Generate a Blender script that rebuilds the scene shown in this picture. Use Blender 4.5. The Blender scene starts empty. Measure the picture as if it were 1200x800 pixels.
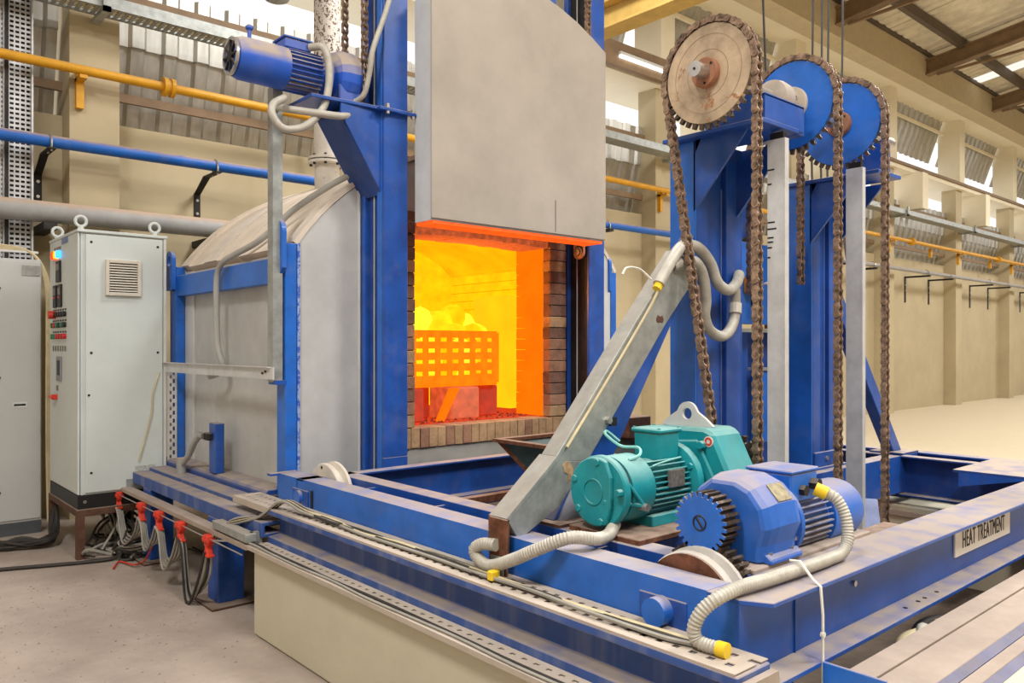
import bpy, bmesh, math, random
from math import sin, cos, pi, radians as R
from mathutils import Vector, Matrix
random.seed(7)
S = bpy.context.scene
C = S.collection

# ---------------------------------------------------------------- camera
cd = bpy.data.cameras.new('camera'); cam = bpy.data.objects.new('camera', cd); C.objects.link(cam)
cam.location = (0, 0, 1.5)
cam.rotation_euler = (R(90), 0, -math.atan2(.660, .7513))
cd.sensor_width = 36; cd.lens = 27.9; cd.shift_y = .0042; cd.clip_end = 300
S.camera = cam
# ---------------------------------------------------------------- world, added fill lights, exposure
S.view_settings.view_transform = 'Standard'; S.view_settings.look = 'None'
S.view_settings.gamma = 1; S.view_settings.use_curve_mapping = False
S.view_settings.exposure = 0.3
W = bpy.data.worlds.new('world'); S.world = W; W.use_nodes = True
bg = W.node_tree.nodes['Background']
bg.inputs[0].default_value = (1, .97, .93, 1); bg.inputs[1].default_value = 1.05
FILL_SPOTS = [(-1.8, 1.5), (1.5, -2.5), (5.5, -1.2), (4.6, 4.2), (10.0, 1.0), (16.0, 2.0), (23.0, 3.0), (30.0, 3.0)]
FILL_POWER = 300
def area(name, loc, size, power, col, rot=(0, 0, 0), shape='DISK'):
    l = bpy.data.lights.new(name, 'AREA'); l.energy = power; l.size = size; l.color = col; l.shape = shape
    o = bpy.data.objects.new(name, l); C.objects.link(o); o.location = loc; o.rotation_euler = rot
    return o
for i, (x, y) in enumerate(FILL_SPOTS):
    area('fill_light', (x, y, 6.9), 1.6, FILL_POWER, (1, .975, .93))  # added overhead lights without fixtures; the near ones fill camera-facing faces
# ---------------------------------------------------------------- materials
def lin(c):
    return tuple(((v / 255) / 12.92 if v / 255 <= .04045 else ((v / 255 + .055) / 1.055) ** 2.4) for v in c) + (1,)
_M = {}
def mat(name, col, rough=.5, metal=0, var=.12, scale=6, dust=0, dustcol=(164, 150, 136), bump=0, bscale=30,
        speck=None, stretch=None, spec=.4, dlo=.25, dhi=.9, streak=None):
    if name in _M: return _M[name]
    m = bpy.data.materials.new(name); m.use_nodes = True; nt = m.node_tree; N = nt.nodes; L = nt.links
    b = N['Principled BSDF']; b.inputs['Roughness'].default_value = rough; b.inputs['Metallic'].default_value = metal
    b.inputs['Specular IOR Level'].default_value = spec
    tc = N.new('ShaderNodeNewGeometry'); mp = N.new('ShaderNodeMapping'); L.new(tc.outputs['Position'], mp.inputs[0])
    if stretch: mp.inputs['Scale'].default_value = stretch
    nz = N.new('ShaderNodeTexNoise'); nz.inputs['Scale'].default_value = scale; nz.inputs['Detail'].default_value = 5
    nz.inputs['Roughness'].default_value = .65
    L.new(mp.outputs[0], nz.inputs['Vector'])
    c = lin(col)
    mx = N.new('ShaderNodeMix'); mx.data_type = 'RGBA'
    mx.inputs[6].default_value = tuple(v * (1 - var * 1.6) for v in c[:3]) + (1,)
    mx.inputs[7].default_value = tuple(min(1, v * (1 + var * 1.4)) for v in c[:3]) + (1,)
    mr0 = N.new('ShaderNodeMapRange'); mr0.inputs[1].default_value = .3; mr0.inputs[2].default_value = .7
    L.new(nz.outputs[0], mr0.inputs[0]); L.new(mr0.outputs[0], mx.inputs[0])
    out = mx.outputs[2]
    if speck:
        sc, thr, scol = speck
        n2 = N.new('ShaderNodeTexNoise'); n2.inputs['Scale'].default_value = sc; n2.inputs['Detail'].default_value = 6
        n2.inputs['Roughness'].default_value = .7
        L.new(tc.outputs['Position'], n2.inputs['Vector'])
        mr = N.new('ShaderNodeMapRange'); mr.inputs[1].default_value = thr; mr.inputs[2].default_value = thr + .03
        L.new(n2.outputs[0], mr.inputs[0])
        m2 = N.new('ShaderNodeMix'); m2.data_type = 'RGBA'; m2.inputs[7].default_value = lin(scol)
        L.new(mr.outputs[0], m2.inputs[0]); L.new(out, m2.inputs[6]); out = m2.outputs[2]
    if streak:
        amt, scol = streak
        m5 = N.new('ShaderNodeMapping'); m5.inputs['Scale'].default_value = (13, 13, .9); L.new(tc.outputs['Position'], m5.inputs[0])
        n5 = N.new('ShaderNodeTexNoise'); n5.inputs['Scale'].default_value = 1; n5.inputs['Detail'].default_value = 4; L.new(m5.outputs[0], n5.inputs['Vector'])
        r5 = N.new('ShaderNodeMapRange'); r5.inputs[1].default_value = .48; r5.inputs[2].default_value = .78; r5.inputs[4].default_value = amt; L.new(n5.outputs[0], r5.inputs[0])
        m2 = N.new('ShaderNodeMix'); m2.data_type = 'RGBA'; m2.inputs[7].default_value = lin(scol)
        L.new(r5.outputs[0], m2.inputs[0]); L.new(out, m2.inputs[6]); out = m2.outputs[2]
    if dust:
        sx = N.new('ShaderNodeSeparateXYZ'); L.new(tc.outputs['Normal'], sx.inputs[0])
        mr = N.new('ShaderNodeMapRange'); mr.inputs[1].default_value = dlo; mr.inputs[2].default_value = dhi
        mr.inputs[4].default_value = dust; L.new(sx.outputs[2], mr.inputs[0])
        n3 = N.new('ShaderNodeTexNoise'); n3.inputs['Scale'].default_value = 9; n3.inputs['Detail'].default_value = 6
        L.new(tc.outputs['Position'], n3.inputs['Vector'])
        mr2 = N.new('ShaderNodeMapRange'); mr2.inputs[1].default_value = .3; mr2.inputs[2].default_value = .55
        mr2.inputs[3].default_value = .55; L.new(n3.outputs[0], mr2.inputs[0])
        mm = N.new('ShaderNodeMath'); mm.operation = 'MULTIPLY'; L.new(mr.outputs[0], mm.inputs[0]); L.new(mr2.outputs[0], mm.inputs[1])
        # a light film of dust everywhere
        n4 = N.new('ShaderNodeMapRange'); n4.inputs[1].default_value = .5; n4.inputs[2].default_value = .8
        n4.inputs[4].default_value = .12 * min(1, dust); L.new(n3.outputs[0], n4.inputs[0])
        mxx = N.new('ShaderNodeMath'); mxx.operation = 'MAXIMUM'; L.new(mm.outputs[0], mxx.inputs[0]); L.new(n4.outputs[0], mxx.inputs[1])
        m2 = N.new('ShaderNodeMix'); m2.data_type = 'RGBA'; m2.inputs[7].default_value = lin(dustcol)
        L.new(mxx.outputs[0], m2.inputs[0]); L.new(out, m2.inputs[6]); out = m2.outputs[2]
        rr = N.new('ShaderNodeMapRange'); rr.inputs[3].default_value = rough; rr.inputs[4].default_value = .9
        L.new(mxx.outputs[0], rr.inputs[0]); L.new(rr.outputs[0], b.inputs['Roughness'])
    L.new(out, b.inputs['Base Color'])
    if bump:
        nb = N.new('ShaderNodeTexNoise'); nb.inputs['Scale'].default_value = bscale; nb.inputs['Detail'].default_value = 6
        L.new(mp.outputs[0], nb.inputs['Vector'])
        bp = N.new('ShaderNodeBump'); bp.inputs['Strength'].default_value = bump; bp.inputs['Distance'].default_value = .02
        L.new(nb.outputs[0], bp.inputs['Height']); L.new(bp.outputs[0], b.inputs['Normal'])
    _M[name] = m
    return m
def glow(name, col, strength, base=(60, 30, 15), var=.25, scale=5, rough=.9):
    """hot, self-luminous refractory or metal"""
    m = bpy.data.materials.new(name); m.use_nodes = True; nt = m.node_tree; N = nt.nodes; L = nt.links
    b = N['Principled BSDF']; b.inputs['Base Color'].default_value = lin(base); b.inputs['Roughness'].default_value = rough
    b.inputs['Specular IOR Level'].default_value = 0
    g = N.new('ShaderNodeNewGeometry'); nz = N.new('ShaderNodeTexNoise'); nz.inputs['Scale'].default_value = scale
    nz.inputs['Detail'].default_value = 5; L.new(g.outputs['Position'], nz.inputs['Vector'])
    mr = N.new('ShaderNodeMapRange'); mr.inputs[1].default_value = .3; mr.inputs[2].default_value = .7
    mr.inputs[3].default_value = strength * (1 - var); mr.inputs[4].default_value = strength * (1 + var)
    L.new(nz.outputs[0], mr.inputs[0]); L.new(mr.outputs[0], b.inputs['Emission Strength'])
    b.inputs['Emission Color'].default_value = lin(col)
    return m
BLUE = mat('blue_paint', (34, 80, 164), .36, var=.14, dust=.92, speck=(40, .70, (150, 160, 190)))
BLUE2 = mat('blue_paint_bright', (38, 104, 198), .34, var=.12, dust=.85, speck=(55, .70, (160, 175, 205)))
BLUED = mat('blue_paint_deep', (32, 68, 140), .48, var=.14, dust=.95, speck=(30, .70, (150, 160, 185)))
BLUES = mat('blue_paint_streaked', (52, 84, 152), .55, var=.12, dust=.95, dustcol=(160, 146, 134), streak=(.32, (168, 170, 182)))
BLUEM = mat('dust_caked_motor_blue', (38, 88, 190), .4, var=.1, dust=.97, dustcol=(172, 158, 144), dlo=-.05, dhi=.3)
BLUEG = mat('gearbox_blue', (46, 104, 198), .34, var=.12, dust=.75, speck=(22, .66, (150, 170, 205)))
TEAL = mat('teal_paint', (22, 142, 152), .38, var=.14, dust=.7, dustcol=(150, 180, 172))
GREYST = mat('grey_furnace_paint', (190, 190, 189), .5, .1, var=.10, scale=2.2, dust=.7, speck=(9, .735, (125, 118, 112)))
DUSTB = mat('brown_dust_on_steel', (162, 147, 136), .85, var=.1, scale=5, bump=.1)
DUSTY = mat('dust_covered_steel', (212, 199, 184), .85, var=.07, scale=4, bump=.02)
DOORP = mat('door_plate_grey', (172, 163, 152), .7, var=.07, scale=2.5, speck=(14, .76, (100, 88, 78)))
WHITEP = mat('white_grey_paint', (205, 207, 206), .45, var=.05, dust=.5)
CABP = mat('cabinet_paint', (200, 208, 207), .42, var=.04, scale=2, dust=.5)
GALV = mat('galvanised_steel', (158, 162, 160), .42, .35, var=.15, scale=14, dust=.7)
SILVER = mat('bright_silver_paint', (205, 206, 208), .4, .2, var=.1, scale=9, dust=.4)
DARK = mat('dark_metal', (40, 38, 38), .6, .3, var=.2, dust=.5)
BLACK = mat('black_plastic', (28, 28, 30), .5)
RUST = mat('rusty_steel', (112, 70, 50), .85, .1, var=.35, scale=18, bump=.25, dust=.6)
RUSTD = mat('rust_brown_frame', (92, 62, 50), .8, 0, var=.25, scale=12, dust=.6)
CHAINM = mat('oily_chain_steel', (146, 122, 104), .42, .45, var=.5, scale=28, dust=.35)
SPROCK = mat('bare_machined_steel_with_rust', (192, 170, 144), .45, .4, var=.28, scale=5, speck=(6, .62, (164, 118, 84)))
STEPB = mat('worn_step_blue', (58, 72, 120), .6, var=.2, dust=.35)
DUSTT = mat('pale_dust_on_tray', (182, 170, 158), .8, var=.08, scale=5, dust=.3)
STEEL = mat('bare_steel', (190, 186, 182), .3, .8, var=.12, scale=15)
TEETH = mat('dark_tooth_steel', (88, 76, 66), .5, .6, var=.3, scale=40)
WALLP = mat('wall_plaster', (184, 170, 140), .85, var=.06, scale=1.2, bump=.04)
WALLU = mat('upper_wall_paint', (236, 226, 202), .8, var=.04, scale=1)
SHEET = mat('corrugated_metal', (186, 184, 178), .38, .55, var=.12, scale=5, stretch=(3, 3, .4))
ROOFM = mat('roof_sheet_metal', (226, 218, 200), .45, .15, var=.12, scale=3)
BROWN = mat('brown_steel_paint', (132, 108, 82), .6, var=.12, scale=5)
BROWND = mat('dark_purlin_paint', (92, 80, 68), .6, var=.1)
MUSTARD = mat('ochre_beam_paint', (196, 164, 92), .55, var=.1)
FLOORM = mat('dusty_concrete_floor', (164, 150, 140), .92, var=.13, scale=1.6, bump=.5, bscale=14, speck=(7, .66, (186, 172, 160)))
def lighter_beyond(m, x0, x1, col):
    """floor colour paled beyond the machine: window light put into the paint"""
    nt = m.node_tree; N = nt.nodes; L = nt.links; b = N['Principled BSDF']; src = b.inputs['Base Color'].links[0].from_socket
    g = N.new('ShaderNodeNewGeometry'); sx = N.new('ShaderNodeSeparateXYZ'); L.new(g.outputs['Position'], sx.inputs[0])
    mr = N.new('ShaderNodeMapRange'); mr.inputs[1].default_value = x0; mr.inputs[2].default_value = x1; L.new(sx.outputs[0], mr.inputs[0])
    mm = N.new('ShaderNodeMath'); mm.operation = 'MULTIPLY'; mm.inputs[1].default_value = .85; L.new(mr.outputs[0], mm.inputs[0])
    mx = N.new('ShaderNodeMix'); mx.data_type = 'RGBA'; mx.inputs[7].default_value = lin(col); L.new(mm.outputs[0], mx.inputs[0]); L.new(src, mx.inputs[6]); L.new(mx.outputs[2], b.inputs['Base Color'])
lighter_beyond(FLOORM, 5, 8, (212, 198, 170))  # light from the windows on the far floor, put into its colour
PLINTH = mat('plinth_concrete_paint', (196, 190, 168), .8, var=.05, scale=2, bump=.05)
YELLOW = mat('yellow_pipe_paint', (208, 150, 24), .45, var=.1, dust=.35)
BLUEPIPE = mat('blue_pipe_paint', (22, 92, 178), .45, var=.08, dust=1.0, dustcol=(172, 148, 130))
GREYPIPE = mat('grey_pipe_paint', (150, 150, 150), .55, var=.08, dust=1.0, dustcol=(186, 160, 138))
FLUE = mat('rust_speckled_flue', (206, 198, 188), .6, var=.06, speck=(38, .52, (84, 60, 48)))
FLUEW = mat('flue_stub_paint', (206, 200, 190), .6, var=.06, speck=(26, .66, (96, 74, 60)))
HOSE = mat('grey_flexible_conduit', (178, 174, 164), .5, .1, var=.1, scale=20)
HOSEP = mat('pale_grey_conduit', (168, 168, 164), .5, var=.08, dust=.6)
CABLE = mat('grey_cable', (150, 146, 138), .6, var=.12)
CABLED = mat('dark_cable', (52, 48, 46), .6, var=.2)
RED = mat('red_plastic', (214, 62, 44), .45, var=.1)
REDB = mat('red_button', (190, 30, 36), .4); GREENB = mat('green_button', (30, 120, 80), .4)
YCAP = mat('yellow_cap', (232, 196, 40), .5)
ORANGE = mat('orange_box', (206, 130, 50), .5, var=.15)
BRICKM = mat('firebrick_brown', (150, 112, 90), .9, var=.28, scale=7, bump=.3, bscale=40, dust=.3)
BRICKT = mat('firebrick_tan', (172, 140, 106), .9, var=.22, scale=8, bump=.3, bscale=40)
BRICKD = mat('firebrick_dark', (118, 88, 74), .9, var=.28, scale=8, bump=.3, bscale=40)
MORTAR = mat('mortar', (110, 96, 84), .95)
PITM = mat('dark_pit_floor', (96, 84, 74), .95, var=.2, scale=3, bump=.4)
PLATE = mat('sign_plate', (230, 224, 216), .5, var=.03)
INK = mat('sign_ink', (52, 46, 50), .6)
TAG = mat('name_plate', (128, 122, 116), .45, .4, var=.25, scale=60)
WTAPE = mat('white_tie', (230, 226, 216), .5)
BEIGE = mat('beige_cable', (200, 186, 150), .55)
# hot things and the furnace-lit door edge: self luminous
G_JAMB = glow('hot_brick_orange', (255, 108, 4), 1.0, var=.12)
G_BACK = glow('hot_lining_amber', (255, 178, 8), 1.12, var=.16, scale=9)
G_LOADS = [glow('hot_castings_yellow_%d' % q, c_, k_, var=.22, scale=11) for q, (c_, k_) in enumerate((((255, 214, 20), 1.0), ((255, 226, 34), 1.05), ((255, 200, 10), .95), ((255, 232, 48), 1.1)))]
G_DOOR = glow('door_furnace_light', (255, 82, 14), .95, base=(150, 90, 60), var=.3, scale=16)  # furnace light on the door's underside, put in as emission
G_BASK = glow('hot_basket_orange', (255, 122, 8), 1.0, var=.18, scale=14)
G_PIER = glow('hot_pier_red', (214, 86, 46), .62, base=(140, 100, 84), var=.35, scale=14)
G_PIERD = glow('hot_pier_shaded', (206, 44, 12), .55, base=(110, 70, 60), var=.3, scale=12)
G_JOINT = glow('hot_joint', (255, 138, 0), .9, var=.1)
G_FLOOR = glow('hot_hearth_red', (230, 70, 30), .6, base=(90, 50, 40), var=.6, scale=30)
G_LINT = glow('hot_lintel_red', (206, 92, 44), .5, base=(150, 100, 80), var=.45, scale=26)

# ---------------------------------------------------------------- mesh helpers
class MB:
    def __init__(s): s.v = []; s.f = []
    def add(s, vs, fs):
        n = len(s.v); s.v += [tuple(v) for v in vs]; s.f += [tuple(i + n for i in f) for f in fs]; return s
    def box(s, x0, x1, y0, y1, z0, z1):
        return s.add([(x0, y0, z0), (x1, y0, z0), (x1, y1, z0), (x0, y1, z0), (x0, y0, z1), (x1, y0, z1), (x1, y1, z1), (x0, y1, z1)],
                     [(0, 3, 2, 1), (4, 5, 6, 7), (0, 1, 5, 4), (1, 2, 6, 5), (2, 3, 7, 6), (3, 0, 4, 7)])
    def prism(s, pts, ax, a0, a1):
        """pts: 2D outline; ax 'X' -> (y,z), 'Y' -> (x,z), 'Z' -> (x,y)"""
        def P(p, a): return {'X': (a, p[0], p[1]), 'Y': (p[0], a, p[1]), 'Z': (p[0], p[1], a)}[ax]
        n = len(pts); vs = [P(p, a0) for p in pts] + [P(p, a1) for p in pts]
        fs = [tuple(range(n)), tuple(range(2 * n - 1, n - 1, -1))] + [(i, i + n, (i + 1) % n + n, (i + 1) % n) for i in range(n)]
        return s.add(vs, fs)
    def bar(s, p0, p1, w, h, up=(0, 0, 1)):
        p0 = Vector(p0); p1 = Vector(p1); d = (p1 - p0).normalized(); u = Vector(up)
        sd = d.cross(u).normalized() * w / 2; u = sd.cross(d).normalized() * h / 2
        vs = [p + a * sd + b * u for p in (p0, p1) for a, b in ((-1, -1), (1, -1), (1, 1), (-1, 1))]
        return s.add(vs, [(0, 1, 2, 3), (7, 6, 5, 4), (0, 4, 5, 1), (1, 5, 6, 2), (2, 6, 7, 3), (3, 7, 4, 0)])
    def lathe(s, prof, o, axis, n=24):
        """prof: list of (radius, distance along axis)"""
        o = Vector(o); a = Vector(axis).normalized()
        u = a.orthogonal().normalized()
        if abs(a.x) > .9: u = Vector((0, 0, 1))
        w = a.cross(u); vs = []; fs = []
        for r, h in prof:
            for i in range(n):
                t = 2 * pi * i / n; vs.append(o + a * h + (u * cos(t) + w * sin(t)) * max(r, 1e-4))
        m = len(prof)
        for j in range(m - 1):
            for i in range(n):
                k = (i + 1) % n; fs.append((j * n + i, j * n + k, (j + 1) * n + k, (j + 1) * n + i))
        fs.append(tuple(range(n - 1, -1, -1))); fs.append(tuple((m - 1) * n + i for i in range(n)))
        return s.add(vs, fs)
    def cyl(s, p0, p1, r, n=16, r2=None):
        d = Vector(p1) - Vector(p0)
        return s.lathe([(r, 0), (r if r2 is None else r2, d.length)], p0, d, n)
    def ring(s, ro, ri, o, axis, t, n=24):
        return s.lathe([(ri, 0), (ro, 0), (ro, t), (ri, t), (ri, 0)], o, axis, n) if False else s._ring(ro, ri, o, axis, t, n)
    def _ring(s, ro, ri, o, axis, t, n):
        o = Vector(o); a = Vector(axis).normalized(); u = a.orthogonal().normalized(); w = a.cross(u); vs = []; fs = []
        for r, h in ((ri, 0), (ro, 0), (ro, t), (ri, t)):
            for i in range(n):
                q = 2 * pi * i / n; vs.append(o + a * h + (u * cos(q) + w * sin(q)) * r)
        for j in range(4):
            for i in range(n):
                k = (i + 1) % n; j2 = (j + 1) % 4; fs.append((j * n + i, j * n + k, j2 * n + k, j2 * n + i))
        return s.add(vs, fs)
    def tube(s, path, r, n=8, rib=None):
        """rib = (pitch, depth): corrugated hose"""
        P = [Vector(p) for p in path]
        if rib:
            L = [0]
            for a, b in zip(P, P[1:]): L.append(L[-1] + (b - a).length)
            k = int(L[-1] / rib[0]) * 2; Q = []; j = 0
            for i in range(k + 1):
                t = L[-1] * i / k
                while j < len(L) - 2 and L[j + 1] < t: j += 1
                Q.append(P[j].lerp(P[j + 1], (t - L[j]) / max(1e-9, L[j + 1] - L[j])))
            P = Q
        vs = []; fs = []; u = None
        for i, p in enumerate(P):
            d = (P[min(i + 1, len(P) - 1)] - P[max(i - 1, 0)]).normalized()
            if u is None: u = d.orthogonal().normalized()
            u = (u - d * u.dot(d)).normalized(); w = d.cross(u)
            rr = r - (rib[1] if rib and i % 2 else 0)
            for j in range(n):
                t = 2 * pi * j / n; vs.append(p + (u * cos(t) + w * sin(t)) * rr)
        for i in range(len(P) - 1):
            for j in range(n):
                k = (j + 1) % n; fs.append((i * n + j, i * n + k, (i + 1) * n + k, (i + 1) * n + j))
        fs.append(tuple(range(n - 1, -1, -1))); fs.append(tuple((len(P) - 1) * n + j for j in range(n)))
        return s.add(vs, fs)
    def gear(s, o, axis, ro, rr, t, teeth, bore=0, tip=.35):
        """toothed disc; outline in the plane across the axis"""
        pts = []
        for i in range(teeth):
            a = 2 * pi * i / teeth; p = 2 * pi / teeth
            for da, r in ((-.32, rr), (-.5 * tip, ro), (.5 * tip, ro), (.32, rr)): pts.append((a + da * p, r))
        o = Vector(o); ax = Vector(axis).normalized(); u = Vector((0, 0, 1)) if abs(ax.x) > .9 else ax.orthogonal().normalized(); w = ax.cross(u)
        n = len(pts)
        vs = [o + (u * cos(a) + w * sin(a)) * r + ax * h for h in (0, t) for a, r in pts] + [o, o + ax * t]
        fs = []
        for i in range(n):
            k = (i + 1) % n; fs += [(i, k, n + k, n + i), (k, i, 2 * n), (n + i, n + k, 2 * n + 1)]
        return s.add(vs, fs)
    def eyeplate(s, outline, c, r, ax, a0, a1, n=36):
        """plate with a round eye; outline star-shaped about c"""
        def P(p, a): return {'X': (a, p[0], p[1]), 'Y': (p[0], a, p[1])}[ax]
        ro = []
        for i in range(n):
            t = 2 * pi * i / n; d = (cos(t), sin(t)); best = None
            for (x1, y1), (x2, y2) in zip(outline, outline[1:] + outline[:1]):
                ex, ey = x2 - x1, y2 - y1; den = d[0] * ey - d[1] * ex
                if abs(den) < 1e-9: continue
                u = ((x1 - c[0]) * ey - (y1 - c[1]) * ex) / den; v = ((x1 - c[0]) * d[1] - (y1 - c[1]) * d[0]) / den
                if u > 0 and -1e-6 <= v <= 1 + 1e-6 and (best is None or u < best): best = u
            ro.append((c[0] + d[0] * best, c[1] + d[1] * best))
        ri = [(c[0] + r * cos(2 * pi * i / n), c[1] + r * sin(2 * pi * i / n)) for i in range(n)]
        vs = [P(p, a) for a in (a0, a1) for ring in (ro, ri) for p in ring]; fs = []
        for i in range(n):
            k = (i + 1) % n
            fs += [(i, k, n + k, n + i), (2 * n + k, 2 * n + i, 3 * n + i, 3 * n + k), (i, 2 * n + i, 2 * n + k, k), (n + i, n + k, 3 * n + k, 3 * n + i)]
        return s.add(vs, fs)
    def build(s, name, m, parent=None, bevel=0, smooth=False, kind=None, label=None):
        me = bpy.data.meshes.new(name)
        xs = [[v[i] for v in s.v] for i in range(3)]
        c = Vector([(min(q) + max(q)) / 2 for q in xs])
        if parent is None: c.z = min(xs[2])
        me.from_pydata([tuple(Vector(v) - c) for v in s.v], [], s.f)
        bm = bmesh.new(); bm.from_mesh(me); bmesh.ops.recalc_face_normals(bm, faces=bm.faces)
        if bevel:
            es = [e for e in bm.edges if len(e.link_faces) == 2 and e.calc_face_angle(0) > R(40)]
            bmesh.ops.bevel(bm, geom=es, offset=bevel, segments=1, affect='EDGES', clamp_overlap=True)
        bm.to_mesh(me); bm.free()
        me.materials.append(m)
        if smooth:
            me.polygons.foreach_set('use_smooth', [True] * len(me.polygons)); me.set_sharp_from_angle(angle=R(38))
        return link(me, name, c, parent, kind, label)
_W = {}
def link(me, name, c, parent=None, kind=None, label=None, rot=None):
    o = bpy.data.objects.new(name, me); C.objects.link(o); c = Vector(c)
    _W[o] = c
    if parent is not None:
        o.parent = parent; o.location = c - _W[parent]
    else: o.location = c
    if rot is not None: o.rotation_euler = rot
    if kind: o['kind'] = kind
    if label: o['label'] = label
    return o
def thing(name, label, cat, loc, group=None):
    o = bpy.data.objects.new(name, None); C.objects.link(o); o.location = loc; o.empty_display_size = .1
    _W[o] = Vector(loc); o['label'] = label; o['category'] = cat
    if group: o['group'] = group
    return o
def tag(o, label, cat, group=None):
    o['label'] = label; o['category'] = cat
    if group: o['group'] = group
    return o
def curve(pts, k=8):
    """Catmull-Rom through the points"""
    P = [Vector(p) for p in pts]; P = [P[0] * 2 - P[1]] + P + [P[-1] * 2 - P[-2]]; out = []
    for i in range(1, len(P) - 2):
        a, b, c, d = P[i - 1:i + 3]
        for j in range(k):
            t = j / k
            out.append(.5 * ((2 * b) + (c - a) * t + (2 * a - 5 * b + 4 * c - d) * t * t + (3 * b - a - 3 * c + d) * t ** 3))
    out.append(P[-2]); return out
def B(*a): return MB().box(*a)
def unit_box(name, m, dx, dy, dz, bev=.004):
    """shared mesh of one brick or slab, centred"""
    mb = B(-dx / 2, dx / 2, -dy / 2, dy / 2, -dz / 2, dz / 2); me = bpy.data.meshes.new(name)
    me.from_pydata(mb.v, [], mb.f)
    if bev:
        bm = bmesh.new(); bm.from_mesh(me); bmesh.ops.bevel(bm, geom=bm.edges[:], offset=bev, segments=1, affect='EDGES'); bm.to_mesh(me); bm.free()
    me.materials.append(m); return me
# ================================================================ SETTING
YW = 7.93
PX = [1.85 + 4 * k for k in range(-1, 11)]
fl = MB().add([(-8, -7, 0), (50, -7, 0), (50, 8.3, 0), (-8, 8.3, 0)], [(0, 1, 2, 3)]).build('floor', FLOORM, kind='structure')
B(-8, 50, -7.2, -7, 0, 9.6).build('wall_front', WALLP, kind='structure')
B(-8.2, -8, -7, 8.3, 0, 9.6).build('wall_left', WALLP, kind='structure')
wb = B(-4, 46, YW, YW + .25, 0, 3.54).build('wall_back', WALLP, kind='structure')
for i, x in enumerate(PX):
    MB().box(x - .2, x + .2, 7.66, YW, 0, 5.44).box(x - .2, x + .2, YW, 8.3, 3.54, 4.88).box(x - .2, x + .2, YW, 8.0, 4.88, 5.44).build('trim_%d' % (i + 1), WALLP, kind='structure')
    B(x - .17, x + .17, 7.58, 8.1, 5.57, 7.2).build('trim_%d' % (i + 21), WALLU, kind='structure')
B(-4, 46, 7.55, 8.6, 5.44, 5.57).build('trim_41', WALLU, kind='structure')
rb = B(-4, 46, 6.9, 7.3, 7.1, 7.69).build('trim_42', mat('ring_beam_paint', (196, 180, 148), .8, var=.05), kind='structure')
B(-4, 46, 7.3, 8.9, 7.2, 7.32).build('trim_43', WALLU, kind='structure')
for i, x in enumerate(PX[3:]):          # white fins that split each high opening
    B(x + 1.0, x + 1.3, 7.36, 8.1, 4.62, 5.44).build('trim_%d' % (51 + i), WALLU, kind='structure')

def corrugated(name, m, x0, x1, p0, p1, pitch=.3, depth=.035, parent=None):
    """ribbed sheet between two heights; p0, p1 = (y, z) of lower and upper edge"""
    xs = [x0]; hs = [0]; x = x0
    while x < x1 - .01:
        for dx, h in ((.45, 0), (.1, 1), (.35, 1), (.1, 0)):
            x += dx * pitch; xs.append(min(x, x1)); hs.append(h)
    n = len(xs); vs = []
    for y, z in (p0, p1):
        for t in (0, .004):
            vs += [(a, y - h * depth + t, z) for a, h in zip(xs, hs)]
    fs = []
    for i in range(n - 1):
        fs += [(i, i + 1, 2 * n + i + 1, 2 * n + i), (n + i + 1, n + i, 3 * n + i, 3 * n + i + 1)]
    return MB().add(vs, fs).build(name, m, parent)
for k in range(len(PX) - 1):
    a, b = PX[k] + .22, PX[k + 1] - .2
    corrugated('corrugated_panel', SHEET, a, b - .03, (8.18, 3.56), (YW + .05, 4.36), parent=wb)
    corrugated('corrugated_panel', SHEET, a, b - .03, (YW + .035, 4.3), (YW, 4.88), parent=wb)
    corrugated('corrugated_panel', SHEET, a, b - .06, (8.32, 6.2), (YW + .05, 7.2), parent=wb)
    B(a, b, YW - .01, YW + .03, 3.76, 3.84).build('sheeting_rail', BROWN, wb)
    B(a, b, YW - .06, YW - .01, 4.66, 4.75).build('sheeting_rail', BROWN, wb)
    B(a, b, YW + .0, YW + .06, 6.86, 6.92).build('sheeting_rail', WALLU, wb)
B(-4, 46, 7.5, 7.55, 5.53, 5.59).build('ledge_rail', BROWN, wb)
B(7.8, 9.65, 7.4, 7.5, 5.44, 5.78).build('ledge_beam', BROWN, wb)

# roof: ribbed sheets on purlins and rafters
def zr(y): return 7.76 + .15 * (6.9 - y)
ce = B(-6, 46, 6.86, 6.92, 7.70, 7.78).build('ceiling', BROWND, kind='structure')
def roof_sheet(x0, x1, m):
    xs = [x0]; hs = [0]; x = x0
    while x < x1 - .01:
        for dx, h in ((.15, 0), (.03, 1), (.09, 1), (.03, 0)):
            x += dx; xs.append(min(x, x1)); hs.append(h)
    n = len(xs)
    vs = [(a, y, zr(y) + h * .04) for y in (7.4, -4.5) for a, h in zip(xs, hs)]
    MB().add(vs, [(i, i + 1, n + i + 1, n + i) for i in range(n - 1)]).build('roof_sheet', m, ce)
SKYL = bpy.data.materials.new('translucent_roof_sheet'); SKYL.use_nodes = True
nt = SKYL.node_tree; nt.nodes.remove(nt.nodes['Principled BSDF'])
tl = nt.nodes.new('ShaderNodeBsdfTranslucent'); tl.inputs[0].default_value = (.95, .92, .85, 1); nt.links.new(tl.outputs[0], nt.nodes['Material Output'].inputs[0])
x = -6.0
while x < 46:
    sky = abs(x - 20.4) < .01 or abs(x - 34.4) < .01
    nx = x + .5 if sky else min([v for v in (20.4, 34.4, 46) if v > x + .01] + [x + 2.0])
    roof_sheet(x, nx, SKYL if sky else ROOFM); x = nx
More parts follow.
